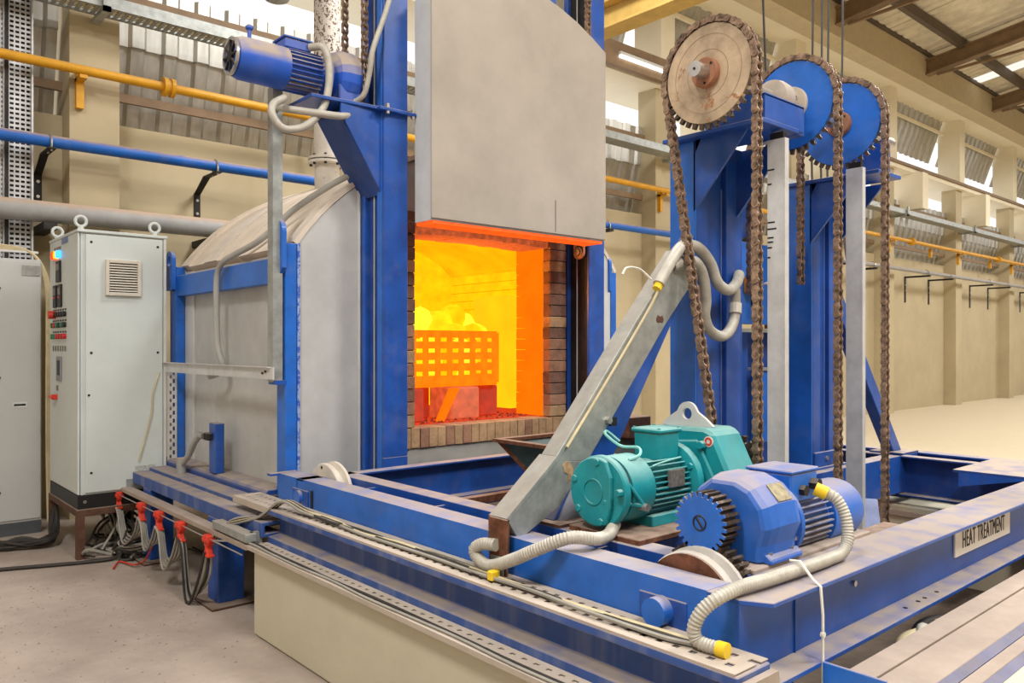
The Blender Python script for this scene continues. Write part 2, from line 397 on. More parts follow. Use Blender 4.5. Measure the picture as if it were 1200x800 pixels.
for y in (6.2, 4.7, 3.2, 1.7, .2, -1.3, -2.8):
    z = zr(y) - .02
    MB().prism([(y - .05, z), (y + .05, z - .01), (y + .05, z - .03), (y - .03, z - .03), (y - .03, z - .17), (y + .05, z - .17), (y + .05, z - .19), (y - .05, z - .19)],
               'X', -6, 46).build('purlin', BROWND, ce)
for i, x in enumerate(PX[1:]):
    m = MB(); x += .05
    za, zb = zr(6.9) - .2, zr(-4) - .2
    m.prism([(6.95, za), (-4, zb), (-4, zb - .26), (6.95, za - .26)], 'X', x - .05, x + .05)
    m.prism([(6.95, za), (-4, zb), (-4, zb + .03), (6.95, za + .03)], 'X', x - .1, x + .1)
    m.prism([(6.95, za - .26), (-4, zb - .26), (-4, zb - .29), (6.95, za - .29)], 'X', x - .1, x + .1)
    r = m.build('rafter', BROWN, ce)
    t = MB(); y1 = 5.0
    t.bar((x, 6.7, zr(6.9) - .5), (x, y1, zr(6.9) - .42), .05, .05); t.bar((x, y1, zr(6.9) - .42), (x, y1, zr(y1) - .45), .05, .05)
    t.build('rafter_strut', MUSTARD if i < 3 else BROWN, r)
jb = MB(); 
jb.box(6.86, 7.14, -1, 7.2, 5.17, 5.2).box(6.86, 7.14, -1, 7.2, 5.47, 5.5).box(6.99, 7.01, -1, 7.2, 5.2, 5.47)
jb.build('trim_60', MUSTARD, kind='structure', bevel=.004)

# concrete plinth that carries the near rail
B(1.712, 2.25, -.8, 3.984, 0, .468).build('wall_plinth', PLINTH, kind='structure', bevel=.012)
pt = MB(); pt.box(2.25, 6.6, -.8, 4.2, 0.001, .02); pt.build('floor_pit', PITM, kind='structure')  # darker slab laid over the floor under the deck
B(5.3, 5.9, -.8, 4.3, 0, .468).build('wall_plinth_far', PLINTH, kind='structure', bevel=.012)

# ---------------------------------------------------------------- services on the wall
t = thing('gas_pipe', 'yellow gas pipe running the whole length of the wall above the blue pipe', 'pipe', (-3, 7.5, 3.85))
MB().tube([(-3.5, 7.5, 3.85), (44, 7.5, 3.85)], .042, 10).build('pipe', YELLOW, t, smooth=True)
for x in PX:
    B(x - .16, x - .1, 7.6, 7.66, 3.55, 3.86).box(x - .16, x - .1, 7.48, 7.66, 3.78, 3.81).build('pipe_bracket', YELLOW, t)
    B(x + 2.1, x + 2.16, 7.6, 7.66, 3.6, 3.82).build('pipe_bracket', YELLOW, t)
for x in (2.42, 10.2, 14.3, 18.6, 24.2):
    MB().cyl((x - .05, 7.5, 3.85), (x - .015, 7.5, 3.85), .085, 16).cyl((x + .015, 7.5, 3.85), (x + .05, 7.5, 3.85), .085, 16).cyl((x - .02, 7.5, 3.85), (x + .02, 7.5, 3.85), .07, 12).build('flange', YELLOW, t, smooth=True)
t = thing('water_pipe', 'dust-topped blue pipe carried on black angle brackets along the wall', 'pipe', (-3, 7.45, 3.15))
MB().tube([(-3.5, 7.45, 3.19), (12.8, 7.45, 3.19)], .05, 12).build('pipe', BLUEPIPE, t, smooth=True)
MB().tube([(12.8, 7.45, 3.19), (44, 7.45, 3.19)], .045, 10).build('pipe', GREYPIPE, t, smooth=True)
x = 1.46
while x < 30:
    if min(abs(x - p) for p in PX) > .3 or x < 2:
        near = x < 5; w = .03 if near else .04; z0 = 2.72 if near else 2.52
        m = B(x - w, x + w, YW - .012, YW - .001, z0, 3.0 if near else 3.127)
        if near: m.prism([(YW - .012, 2.99), (YW - .001, 2.99), (7.68, 3.127), (7.63, 3.127)], 'X', x - w, x + w).box(x - w, x + w, 7.36, 7.68, 3.115, 3.127)
        else: m.box(x - w, x + w, 7.36, YW - .001, 3.09, 3.127)
        o = m.build('pipe_bracket', DARK, t)
        for zz in (2.8, 2.93): MB().cyl((x, YW - .02, zz), (x, YW - .011, zz), .014, 8).build('bolt', STEEL, o)
        MB().tube(curve([(x, 7.51, 3.10), (x, 7.51, 3.19), (x, 7.45, 3.25), (x, 7.39, 3.19), (x, 7.39, 3.10)]), .008, 6).build('pipe_clamp', STEEL, o)
    x += 1.37
t = thing('duct_pipe', 'thick grey pipe with pinkish dust on top, lowest on the wall behind the cabinets', 'pipe', (-3, 7.5, 2.6))
MB().tube([(-3.5, 7.5, 2.61), (3.6, 7.5, 2.61)], .088, 20).build('pipe', GREYPIPE, t, smooth=True)
for x in (1.46, 2.83): B(x - .05, x + .05, 7.42, YW - .004, 2.46, 2.52).build('pipe_support', DARK, t)
t = thing('wall_cable_tray', 'grey metal cable tray running along the wall under the high openings', 'cable tray', (-3, 7.3, 4.4))
m = B(-3.5, 44, 7.3, 7.31, 4.36, 4.46).box(-3.5, 44, 7.54, 7.55, 4.36, 4.46); m.build('side_rail', GALV, t)
m = MB(); x = -3.5
while x < 8: m.box(x, x + .03, 7.31, 7.54, 4.362, 4.372); x += .06
m.build('tray_rungs', GALV, t, kind='stuff')
B(8, 44, 7.31, 7.54, 4.362, 4.37).build('tray_bottom', GALV, t)
for x in PX: B(x - .03, x + .03, 7.26, 7.7, 4.32, 4.36).box(x - .03, x + .03, 7.26, 7.29, 4.32, 4.52).build('tray_bracket', GALV, t)
m = MB()
for q in range(4): m.tube([(a, 7.36 + q * .045, 4.39) for a in (-3.5, 10, 25, 44)], .014, 6)
m.build('cables', BEIGE, t, kind='stuff')
t = thing('tube_light', 'slim white fluorescent tube light beside the brown beam above the furnace door', 'lamp', (9.0, 7.4, 5.5))
B(8.5, 9.6, 7.36, 7.44, 5.6, 5.64).build('batten', WHITEP, t); 
tube_m = glow('lit_tube', (255, 252, 240), 3, var=0)
MB().cyl((8.5, 7.38, 5.57), (9.6, 7.38, 5.57), .018, 10).build('tube', tube_m, t, smooth=True)
# perforated vertical cable trays in the corner by the far cabinet
def perforated(label, x0, x1, y, z0, z1, cw, ch, grp):
    o = MB(); nx = int((x1 - x0) / cw); nz = int((z1 - z0) / ch)
    for i in range(nx + 1): 
        x = x0 + i * cw; o.add([(x, y, z0), (x + cw * .3, y, z0), (x + cw * .3, y, z1), (x, y, z1)], [(0, 1, 2, 3)])
    for j in range(nz + 1):
        z = z0 + j * ch; o.add([(x0, y + .0005, z), (x1, y + .0005, z), (x1, y + .0005, z + ch * .5), (x0, y + .0005, z + ch * .5)], [(0, 1, 2, 3)])
    t = thing('vertical_cable_tray', label, 'cable tray', ((x0 + x1) / 2, y, z0), grp)
    o.build('perforated_sheet', SILVER, t, kind='stuff')
    B(x0, x1, y + .03, y + .04, z0, z1).build('hole_shade_sheet', DARK, t)  # added dark sheet, stands in for the shade behind the holes
    B(x0 - .012, x0, y - .06, y + .02, z0, z1).box(x1, x1 + .012, y - .06, y + .02, z0, z1).build('side_flange', SILVER, t)
perforated('narrow perforated cable tray rising at the far edge of the wall behind the grey cabinet', 1.02, 1.16, 7.68, 2.2, 6.2, .04, .04, None)
perforated('wide perforated cable tray rising beside the pilaster behind the control cabinet', 1.2, 1.36, 7.68, 2.2, 6.2, .04, .04, None)
tag(MB().box(1.165, 1.192, 7.6, 7.66, 2.2, 6.2).build('riser_pipe', DARK), 'black conduit rising between the two perforated cable trays', 'conduit')
# ================================================================ FURNACE
FC, FR, FZ = 3.525, 1.72, 1.107        # vault centre X, radius, centre height
def arch(x, r=FR): return FZ + math.sqrt(max(0, r * r - (x - FC) ** 2))
def arc_pts(x0, x1, n=16, r=FR): return [(x0 + (x1 - x0) * i / n, arch(x0 + (x1 - x0) * i / n, r)) for i in range(n + 1)]
XL, XR, YF, YB = 2.1, 4.95, 4.33, 6.25
F = thing('heat_treatment_furnace', 'large grey arched-roof furnace with blue corner posts and a glowing open mouth', 'furnace', (FC, 5.3, .43))
# side walls of sheet panels
for x0, x1 in ((2.14, 2.2), (XR - .1, XR - .04)):
    B(x0, x1, 4.44, 5.62, .62, 2.06).build('side_panel', GREYST, F, bevel=.003)
    B(x0, x1, 5.63, 6.02, .62, 2.06).build('side_panel', GREYST, F, bevel=.003)
    B(x0 - .012, x1, 6.035, 6.22, .62, 2.06).build('side_panel', WHITEP, F, bevel=.003, label='whiter end panel of the furnace side')
def vault(name, m, r0, r1, y0, y1, x0=XL + .02, x1=XR - .02, n=28):
    import math as q
    a0 = q.acos(max(-1, min(1, (x0 - FC) / FR))); a1 = q.acos((x1 - FC) / FR)
    o = []
    for r in (r1, r0):
        row = [(FC + r * cos(a0 + (a1 - a0) * i / n), FZ + r * sin(a0 + (a1 - a0) * i / n)) for i in range(n + 1)]
        o += row if r == r1 else row[::-1]
    mb = MB(); k = n + 1
    for i in range(n): 
        mb.prism([o[i], o[i + 1], o[2 * k - 2 - i], o[2 * k - 1 - i]], 'Y', y0, y1)
    return mb.build(name, m, F, smooth=False)
vault('vault_sheet', DUSTY, FR - .06, FR - .005, YF + .06, 5.2)
vault('vault_sheet', DUSTY, FR - .06, FR - .005, 5.21, YB)
vault('vault_band', mat('vault_band_paint', (206, 196, 186), .8, var=.08), FR - .01, FR + .004, 5.56, 5.8)
vault('vault_band', DUSTY, FR - .01, FR + .02, YF + .0, YF + .1)
vault('vault_band', DUSTY, FR - .01, FR + .014, 6.1, YB)
# front wall around the mouth
def front(x0, x1, zb):
    return MB().prism([(x0, zb)] + [(a, b - .02) for a, b in arc_pts(x0, x1, 14)] + [(x1, zb)], 'Y', YF + .006, YF + .06)
OX0, OX1 = 2.921, 4.134               # mouth
front(XL + .03, 2.748, .56).build('front_panel', GREYST, F)
front(4.307, XR, .56).build('front_panel', WHITEP, F)
front(2.748, 4.307, 2.36).build('front_panel', GREYST, F)
B(2.6, 4.45, 4.29, 4.345, .56, .834).build('front_apron', mat('apron_grey', (160, 158, 152), .6, var=.14, scale=3), F)
B(2.1, 4.95, 4.27, 4.4, .40, .56).build('base_beam', BLUED, F, bevel=.006)
# corner posts, beam, lugs
for xa, xb in ((2.055, 2.125), (XR - .075, XR - .005)):
    for y0, y1 in ((YF + .0, YF + .12), (6.2, 6.33)):
        MB().box(xa, xb, y0, y1, .5, 2.1).build('corner_post', BLUE2, F, bevel=.004)
    B(xa + .01, xb, YF + .12, 6.2, 1.875, 2.03).build('side_beam', BLUE2 if xa < 3 else BLUE, F, bevel=.004)
    for yc, zt in ((4.395, 2.245), (6.27, 2.22)):
        w_ = .078
        pts = [(yc - w_, 1.92), (yc + w_, 1.92)] + [(yc + w_ * cos(a), zt - w_ + w_ * sin(a)) for a in [pi * i / 12 for i in range(13)]]
        MB().eyeplate(pts, (yc, zt - w_), .04, 'X', xa - .028, xa - .001).build('lifting_lug', BLUE2, F)
m = MB().prism([(1.985, .53), (1.985, .63), (2.005, .652), (2.16, .652), (2.16, .53)], 'Y', 4.46, 6.3)
m.build('base_rail', BLUED, F, bevel=.006)
B(XR - .02, XR + .1, 4.46, 6.3, .53, .65).build('base_rail', BLUED, F, bevel=.006)
B(2.0, 5.0, 4.4, 6.3, .45, .62).build('base_frame', DARK, F)
for x in (2.4, 4.6):
    for y in (4.6, 6.0): B(x - .1, x + .1, y - .1, y + .1, 0, .46).build('foot', DARK, F)
B(2.15, 4.9, 6.19, 6.25, .62, 2.0).build('back_panel', GREYST, F)
MB().prism([(2.15, 1.98)] + [(a, b - .03) for a, b in arc_pts(2.15, 4.9, 20)] + [(4.9, 1.98)], 'Y', 6.19, 6.24).build('back_panel', GREYST, F)
B(2.126, 2.142, YF - .006, YF + .0, .56, 2.1).build('weld_strip', mat('speckled_weld', (150, 170, 215), .6, var=.1, speck=(45, .5, (50, 90, 190))), F)
# white caulked seams
for x in (2.535, 4.515): B(x - .008, x + .008, YF - .008, YF + .0, .56, 2.5).build('seam_strip', WHITEP, F)
# door guide columns, built up from channels
for s, x0, x1 in ((1, 2.55, 2.72), (-1, 4.33, 4.50)):
    xo, xi = (x0, x1)
    m = MB().box(x0, x1, 4.06, 4.085, .83, 5.4).build('column_face', BLUE, F, bevel=.004)
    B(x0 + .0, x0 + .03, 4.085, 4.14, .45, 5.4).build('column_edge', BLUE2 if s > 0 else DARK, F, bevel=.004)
    B(x1 - .03, x1, 4.085, 4.14, .83, 5.4).build('column_edge', BLUE, F, bevel=.004)
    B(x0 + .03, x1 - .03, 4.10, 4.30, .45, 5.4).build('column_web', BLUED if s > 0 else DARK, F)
    B(x0 + .0, x1, 4.28, 4.325, .45, 5.4).build('column_back', BLUE, F, bevel=.004)
    for q in (0, 1): B(x0 + (.018 if q == 0 else .146), x0 + (.024 if q == 0 else .152), 4.2, 4.206, .5, 5.4).build('weld_bead', WHITEP, F)
    MB().prism([(x0, .45), (x0, .83), (x1, .83), (x1, .78), (x1 - .04, .70), (x1 - .04, .45)], 'Y', 4.06, 4.085).build('column_foot', BLUE, F, bevel=.003)
B(2.4, 4.65, 4.06, 4.33, 5.4, 5.6).build('top_beam', BLUE, F, bevel=.006)
# bricks: sill (soldier course), both jamb faces
NB = 22; w = (4.307 - 2.748) / NB
ms = [unit_box('brick', m_, w - .004, .16, .13, .003) for m_ in (BRICKT, BRICKM, BRICKT, BRICKT)]
for i in range(NB):
    link(random.choice(ms), 'brick', (2.748 + w * (i + .5), 4.355 + random.uniform(-.003, .003), .900 + random.uniform(-.002, .002)), F)
hb = .0835
for x0, x1 in ((2.748, OX0), (OX1, 4.307)):
    ms = [unit_box('brick', m_, x1 - x0 - .004, .08, hb - .005, .003) for m_ in (BRICKM, BRICKD, BRICKM, BRICKD, BRICKT)]
    for i in range(16):
        z = .969 + hb * (i + .5)
        link(random.choice(ms), 'brick', ((x0 + x1) / 2 + random.uniform(-.002, .002), 4.315 + random.uniform(-.004, .004), z), F)
    # the reveal behind the face bricks glows
    mj = unit_box('brick', G_JAMB, .1, .30, hb - .004, .003)
    xx = OX1 + .052 if x0 > 3 else OX0 - .052
    for i in range(16): link(mj, 'brick', (xx + random.uniform(-.002, .002), 4.357 + .152, .969 + hb * (i + .5)), F)
for x0, x1 in ((2.75, OX0 - .004), (OX1 + .004, 4.305)): B(x0, x1, 4.292, 4.35, .97, 2.3).build('mortar', MORTAR, F)
B(2.75, 4.305, 4.285, 4.42, .84, .958).build('mortar', MORTAR, F)
# glowing lintel: slightly cambered row of bricks
wl = (OX1 - OX0) / 16
for i in range(16):
    u = (i + .5) / 16 * 2 - 1
    link(unit_box('brick', G_LINT, wl - .003, .30, .07, .003) if i == 0 else ml, 'brick', (OX0 + wl * (i + .5), 4.44 + random.uniform(-.004, .004), 2.262 + .014 * (1 - u * u) + random.uniform(-.003, .003)), F)
    if i == 0: ml = [o for o in F.children if o.name.startswith('brick')][-1].data
B(2.748, 4.307, 4.28, 4.40, 2.30, 2.37).build('lintel_beam', BRICKD, F)
# chamber
m = MB().box(2.55, 4.5, 4.62, 6.15, .93, .968)
m.build('hearth', G_FLOOR, F)
B(OX0 - .001, OX1 + .001, 4.435, 4.63, .93, .967).build('hearth', G_FLOOR, F)
m = MB()      # crushed scale on the hearth
for i in range(220):
    x = random.uniform(2.95, 4.12); y = random.uniform(4.46, 5.0); q = random.uniform(.006, .018)
    m.add([(x - q, y, .966), (x + q, y - q * .4, .966), (x, y + q, .966), (x + q * .2, y, .966 + q)], [(0, 1, 3), (1, 2, 3), (2, 0, 3)])
m.build('mill_scale', glow('hot_scale', (150, 50, 34), .45, base=(70, 40, 34), var=.7, scale=50), F, kind='stuff')
# lining: back wall with two piers, side walls, arched ceiling; courses with recessed joints
m = MB()
for i in range(18):
    z = .97 + i * .078
    hw = min(1.02, math.sqrt(max(.01, 1.55 ** 2 - (z + .08 - 1.107) ** 2))); m.box(3.525 - hw, 3.525 + hw, 6.0 + (.006 if i % 2 else 0), 6.15, z + .004, z + .076)
m.build('brick_lining', G_BACK, F, kind='stuff')
m = MB()
for i in range(16):
    z = .97 + i * .078
    m.box(2.4, 2.5, 4.66, 6.0, z + .004, z + .076); m.box(4.5, 4.6, 4.66, 6.0, z + .004, z + .076)
m.build('brick_lining', G_BACK, F, kind='stuff')
MB().box(2.42, 2.49, 4.67, 5.99, .98, 2.2).box(4.51, 4.59, 4.67, 5.99, .98, 2.2).build('lining_joints', G_JOINT, F)
m = MB()
for i in range(24):
    a0 = pi * i / 24; a1 = pi * (i + .94) / 24
    p = [(3.525 + r * cos(a), 2.0 + r * .42 * sin(a)) for r, a in ((1.03, a0), (1.03, a1), (1.12, a1), (1.12, a0))]
    for y in range(6): m.prism(p, 'Y', 4.66 + .225 * y, 4.66 + .225 * y + .219)
m.build('roof_lining', glow('hot_roof_amber', (255, 166, 6), 1.05, var=.2, scale=3), F, kind='stuff')
B(4.43, 4.5, 5.07, 5.56, .97, 1.93).build('pier', glow('hot_pier_amber', (255, 182, 16), 1.08, var=.08), F)
for x in (3.3, 4.0): B(x - .16, x + .16, 5.84, 6.0, .97, 1.86).build('pier', G_BACK, F)
m = MB()
for z0, z1, y0, y1 in ((.9, 2.2, 4.62, 4.66),):
    m.box(2.4, OX0 - .1, y0, y1, z0, z1).box(OX1 + .1, 4.6, y0, y1, z0, z1)
m.build('lining_return', G_JAMB, F)
# the glow of the chamber as a lamp of its own
gd = bpy.data.lights.new('furnace_glow', 'POINT'); gd.energy = 22; gd.color = (1, .30, .04); gd.shadow_soft_size = 0
gl = bpy.data.objects.new('furnace_glow', gd); C.objects.link(gl); gl.parent = F; gl.location = Vector((3.5, 4.85, 1.95)) - _W[F]
# stub post with terminal on the base ledge
st = thing('switch_post', 'short blue post with a cable clamp standing on the furnace ledge', 'switch post', (2.02, 5.3, .65))
B(1.99, 2.05, 5.235, 5.35, .652, .985).build('post', BLUE, st, bevel=.004)
B(1.955, 1.99, 5.28, 5.36, .87, .92).build('clamp', DARK, st, bevel=.006)
MB().cyl((1.96, 5.36, .895), (1.96, 5.45, .895), .022, 12).build('gland', STEEL, st, smooth=True)
MB().tube(curve([(1.96, 5.44, .895), (1.955, 5.52, .84), (1.95, 5.62, .74), (1.94, 5.74, .66)]), .021, 8).build('flexible_conduit', HOSEP, st, smooth=True)
MB().cyl((1.94, 5.74, .60), (1.94, 5.74, .71), .033, 12).build('coupling', GREYPIPE, st, smooth=True)
# conduit bent over the vault and down the side
tag(MB().tube(curve([(2.56, 4.24, 2.58), (2.45, 4.40, 2.53), (2.26, 4.62, 2.36), (2.14, 4.86, 2.18), (2.065, 5.08, 2.10), (2.03, 5.22, 2.05), (2.025, 5.30, 1.96), (2.025, 5.31, 1.75), (2.03, 5.30, 1.5), (2.05, 5.26, 1.36), (2.04, 5.34, 1.31), (2.03, 5.44, 1.29)]), .02, 10).build('bent_conduit', HOSEP, smooth=True),
    'thin grey conduit bent over the furnace roof and down its side', 'conduit')
# galvanised support and its arm
g = thing('conduit_support', 'tall galvanised channel post with a long flat arm beside the furnace', 'support', (2.0, 4.4, 1.3))
m = MB().box(1.985, 2.045, 4.35, 4.355, 1.29, 3.0).box(1.985, 1.99, 4.355, 4.42, 1.29, 3.0).box(2.04, 2.045, 4.355, 4.42, 1.29, 3.0)
m.build('post', GALV, g)
B(1.975, 1.985, 4.33, 6.30, 1.305, 1.378).box(1.955, 1.975, 4.36, 6.30, 1.373, 1.378).build('arm', SILVER, g)
B(1.99, 2.06, 4.33, 4.42, 1.275, 1.3).build('foot_bracket', BLUE, g)
for yy, zz in ((4.42, 1.35), (4.46, 1.34)): MB().cyl((1.965, yy, zz), (1.975, yy, zz), .007, 8).build('bolt', DARK, g)
m = MB()          # slotted angle upright at the arm's end
z = .56
while z < 1.34:
    m.box(1.99, 2.005, 6.19, 6.193, z, z + .06).box(2.005, 2.02, 6.19, 6.193, z, z + .035).box(2.02, 2.03, 6.19, 6.193, z, z + .06).box(2.03, 2.045, 6.19, 6.193, z + .03, z + .06).box(2.045, 2.06, 6.19, 6.193, z, z + .06); z += .06
m.build('slotted_upright', SILVER, g, kind='stuff')
# ---------------------------------------------------------------- door
D = thing('furnace_door', 'raised heavy grey steel furnace door with rounded top corners above the glowing mouth', 'door', (3.525, 3.96, 2.248))
x0, x1 = 2.756, 4.294
top = [(4.294, 3.615), (4.15, 3.69), (4.0, 3.757), (3.86, 3.803), (3.737, 3.836), (3.525, 3.86)]
top += [(2 * 3.525 - a, b) for a, b in top[-2::-1]]
MB().prism([(x0, 2.262), (x1, 2.262)] + top, 'Y', 3.86, 3.875).build('front_plate', DOORP, D, bevel=.003)
MB().prism([(x0 + .004, 2.252), (x1 - .004, 2.252)] + [(a * .998 + .007, b - .004) for a, b in top], 'Y', 3.875, 4.04).build('rim', WHITEP, D)
B(x0 + .02, x1 - .02, 3.88, 4.045, 2.235, 2.256).build('bottom_edge', G_DOOR, D)
B(x0 + .05, x1 - .05, 4.03, 4.06, 2.26, 3.5).build('lining_block', BRICKT, D)
B(3.783, 3.787, 3.8585, 3.861, 2.275, 2.49).build('slot', BLACK, D)
for xx in (3.25, 3.8): B(xx - .06, xx + .06, 3.93, 3.99, 3.8, 3.95).build('lift_lug', BLUE, D, bevel=.004)
k = thing('door_roller', 'small round-ended lug with a bolted roller under the right end of the raised door', 'roller', (4.315, 4.14, 2.1))
m = MB().cyl((4.30, 4.14, 2.2), (4.318, 4.14, 2.2), .052, 20).box(4.30, 4.318, 4.088, 4.192, 2.2, 2.27); m.build('lug', mat('roller_plate', (210, 150, 120), .6), k)
MB().cyl((4.285, 4.14, 2.2), (4.302, 4.14, 2.2), .024, 6).build('bolt', STEEL, k)
MB()._ring(.04, .028, (4.294, 4.14, 2.2), (1, 0, 0), .006, 16).build('washer', STEEL, k)
# ---------------------------------------------------------------- load in the furnace
bk = thing('steel_basket', 'orange-hot steel slat basket full of castings inside the furnace', 'basket', (3.36, 5.05, 1.224))
bx0, bx1, by0, by1, bz0, bz1 = 3.0, 3.905, 4.62, 5.35, 1.224, 1.60
for i, z in enumerate((1.25, 1.345, 1.425, 1.505, 1.585)):
    hz = (.036, .028, .026, .025, .026)[i]
    B(bx0, bx1, by0, by0 + .012, z - hz, z + hz).build('slat', G_BASK, bk)
    B(bx1 - .012, bx1, by0, by1, z - hz, z + hz).build('slat', G_BASK, bk)
    B(bx0, bx1, by1 - .012, by1, z - hz, z + hz).build('slat', G_BASK, bk)
for i in range(9):
    x = bx0 + .03 + (bx1 - bx0 - .06) * i / 8
    B(x - .022, x + .022, by0 - .012, by0, bz0, bz1).build('upright', G_BASK, bk)
for i in range(6):
    y = by0 + .02 + (by1 - by0 - .04) * i / 5
    B(bx1, bx1 + .012, y - .03, y + .03, bz0, bz1).build('upright', G_BASK, bk)
B(bx0, bx1, by0, by1, bz0 - .02, bz0 - .0).build('base_plate', G_BASK, bk)
def blob(x, y, z, rx, ry, rz, seed):
    rn = random.Random(seed); m = MB(); nu, nv = 12, 8; ph = [rn.uniform(0, 6.3) for _ in range(4)]
    vs = []
    for j in range(nv + 1):
        t = pi * j / nv
        for i in range(nu):
            a = 2 * pi * i / nu; k = 1 + .09 * sin(2 * a + ph[0]) + .07 * sin(3 * t + ph[1]) + .05 * sin(3 * a + 2 * t + ph[2])
            vs.append((x + rx * k * sin(t) * cos(a), y + ry * k * sin(t) * sin(a), z + rz * k * cos(t)))
    fs = [(j * nu + i, j * nu + (i + 1) % nu, (j + 1) * nu + (i + 1) % nu, (j + 1) * nu + i) for j in range(nv) for i in range(nu)]
    return m.add(vs, fs).build('casting', G_LOADS[seed % 4], smooth=True)
CAST = [(3.36, 4.86, 1.68, .10, .10, .105, 'rounded glowing casting at the heap\'s left end beside the brick jamb'),
        (3.50, 4.82, 1.67, .13, .09, .08, 'long glowing casting sloping between the left end and the crest'),
        (3.52, 5.08, 1.68, .16, .13, .08, 'broad glowing casting lying behind the crest of the heap'),
        (3.67, 4.88, 1.70, .115, .11, .115, 'tallest domed glowing casting at the crest of the heap'),
        (3.79, 4.88, 1.66, .09, .10, .085, 'glowing casting sloping down from the crest towards the basket\'s right'),
        (3.56, 4.72, 1.61, .11, .08, .05, 'flat glowing casting at the front rim below the crest'),
        (3.86, 4.82, 1.61, .075, .09, .06, 'round flat glowing casting near the right end of the basket'),
        (3.74, 4.72, 1.61, .08, .07, .055, 'small glowing casting tucked on the front rim right of the crest')]
for i, (x, y, z, a, b, c, l) in enumerate(CAST): tag(blob(x, y, z, a, b, c, i + 3), l, 'casting', 'glowing castings in the basket')
for q, (x, y, z, l) in enumerate([(3.24, 4.78, 1.4, 'at the left end'), (3.39, 4.80, 1.42, 'left of the middle'), (3.54, 4.78, 1.4, 'at the middle'), (3.68, 4.80, 1.42, 'right of the middle'), (3.79, 4.9, 1.4, 'at the right end')]):
    tag(blob(x, y, z, .11, .1, .15, 40 + q), 'yellow-hot casting seen through the basket slats ' + l, 'casting', 'castings showing through the basket slats')
for (x0, x1, y0, l) in ((3.02, 3.18, 4.54, 'narrow red-hot refractory block under the basket at the mouth\'s left jamb'),
                        (3.43, 3.69, 4.56, 'broad red-hot refractory block under the middle of the basket'),
                        (3.25, 3.41, 4.80, 'shaded red-hot refractory block set back left of the middle block'),
                        (3.77, 3.95, 4.66, 'red-hot refractory block under the right end of the basket')):
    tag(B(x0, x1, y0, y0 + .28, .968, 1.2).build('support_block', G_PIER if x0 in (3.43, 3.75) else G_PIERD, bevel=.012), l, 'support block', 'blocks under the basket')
tag(MB().prism([(3.27, .97), (3.32, .97), (3.46, 1.2), (3.39, 1.2)], 'Y', 4.50, 4.54).build('leaning_bar', G_JAMB), 'orange-hot flat bar leaning against the middle refractory block', 'bar')
# ---------------------------------------------------------------- flue pipe
fx_, fy_ = 3.0, 5.6
fp = thing('flue_pipe', 'white flue pipe speckled with rust rising from the furnace roof', 'pipe', (fx_, fy_, 2.7))
MB().cyl((fx_, fy_, 2.68), (fx_, fy_, 2.915), .095, 24).build('stub', GREYPIPE if False else FLUEW, fp, smooth=True)
m = MB().cyl((fx_, fy_, 2.91), (fx_, fy_, 2.93), .145, 28).cyl((fx_, fy_, 2.94), (fx_, fy_, 2.96), .145, 28); m.build('flange', FLUEW, fp, smooth=True)
for i in range(8):
    a = 2 * pi * i / 8 + .2
    MB().cyl((fx_ + .123 * cos(a), fy_ + .123 * sin(a), 2.895), (fx_ + .123 * cos(a), fy_ + .123 * sin(a), 2.975), .011, 6).build('flange_bolt', DARK, fp)
MB().cyl((fx_, fy_, 2.95), (fx_, fy_, 3.3), .10, 24).build('lower_pipe', FLUEW, fp, smooth=True)
MB().cyl((fx_, fy_, 3.3), (fx_, fy_, 6.4), .10, 24).build('upper_pipe', FLUE, fp, smooth=True)
# ---------------------------------------------------------------- hoist gearmotor on its bracket
hm = thing('hoist_gearmotor', 'dusty blue finned gear motor on a bracket high on the furnace column', 'motor', (2.3, 4.29, 2.95))
HY, HZ = 4.29, 3.09
MB().lathe([(.085, 0), (.105, .012), (.118, .05), (.12, .30)], (1.72, HY, HZ), (1, 0, 0), 28).build('fan_cowl', BLUEM, hm, smooth=True)
MB()._ring(.104, .085, (1.708, HY, HZ), (1, 0, 0), .014, 28).build('cowl_rim', STEEL, hm, smooth=True)
m = MB()
for i in range(8):
    a = 2 * pi * i / 8; m.bar((1.712, HY, HZ), (1.712, HY + .09 * cos(a), HZ + .09 * sin(a)), .01, .012, (1, 0, 0))
m.cyl((1.705, HY, HZ), (1.72, HY, HZ), .03, 14); m.build('fan_grille', DARK, hm)
MB().cyl((2.02, HY, HZ), (2.24, HY, HZ), .1, 24).build('stator', BLUEM, hm, smooth=True)
for i in range(26):
    a = 2 * pi * i / 26
    MB().bar((2.02, HY + .108 * cos(a), HZ + .108 * sin(a)), (2.22, HY + .108 * cos(a), HZ + .108 * sin(a)), .007, .03, (0, cos(a), sin(a))).build('fin', BLUEM, hm)
B(2.0, 2.16, HY - .07, HY + .07, HZ + .105, HZ + .16).build('terminal_box', BLUEM, hm, bevel=.006)
B(1.99, 2.17, HY - .078, HY + .078, HZ + .16, HZ + .172).build('box_lid', BLUEM, hm, bevel=.003)
MB().lathe([(.1, 0), (.125, .02), (.125, .045), (.1, .055), (.09, .12)], (2.235, HY, HZ), (1, 0, 0), 28).build('flange', BLUEM, hm, smooth=True)
m = MB().lathe([(.10, 0), (.15, .03), (.168, .07), (.168, .15), (.13, .175)], (2.29, HY, HZ + .012), (1, 0, 0), 20); m.box(2.31, 2.45, HY - .13, HY + .13, HZ - .155, HZ - .05)
m.build('gearbox', BLUEM, hm, bevel=.008)
MB().cyl((2.45, HY, HZ - .01), (2.54, HY, HZ - .01), .045, 18).build('output_shaft', STEEL, hm, smooth=True)
MB().gear((2.475, HY, HZ - .01), (1, 0, 0), .122, .1, .02, 20).build('chain_wheel', TEETH, hm)
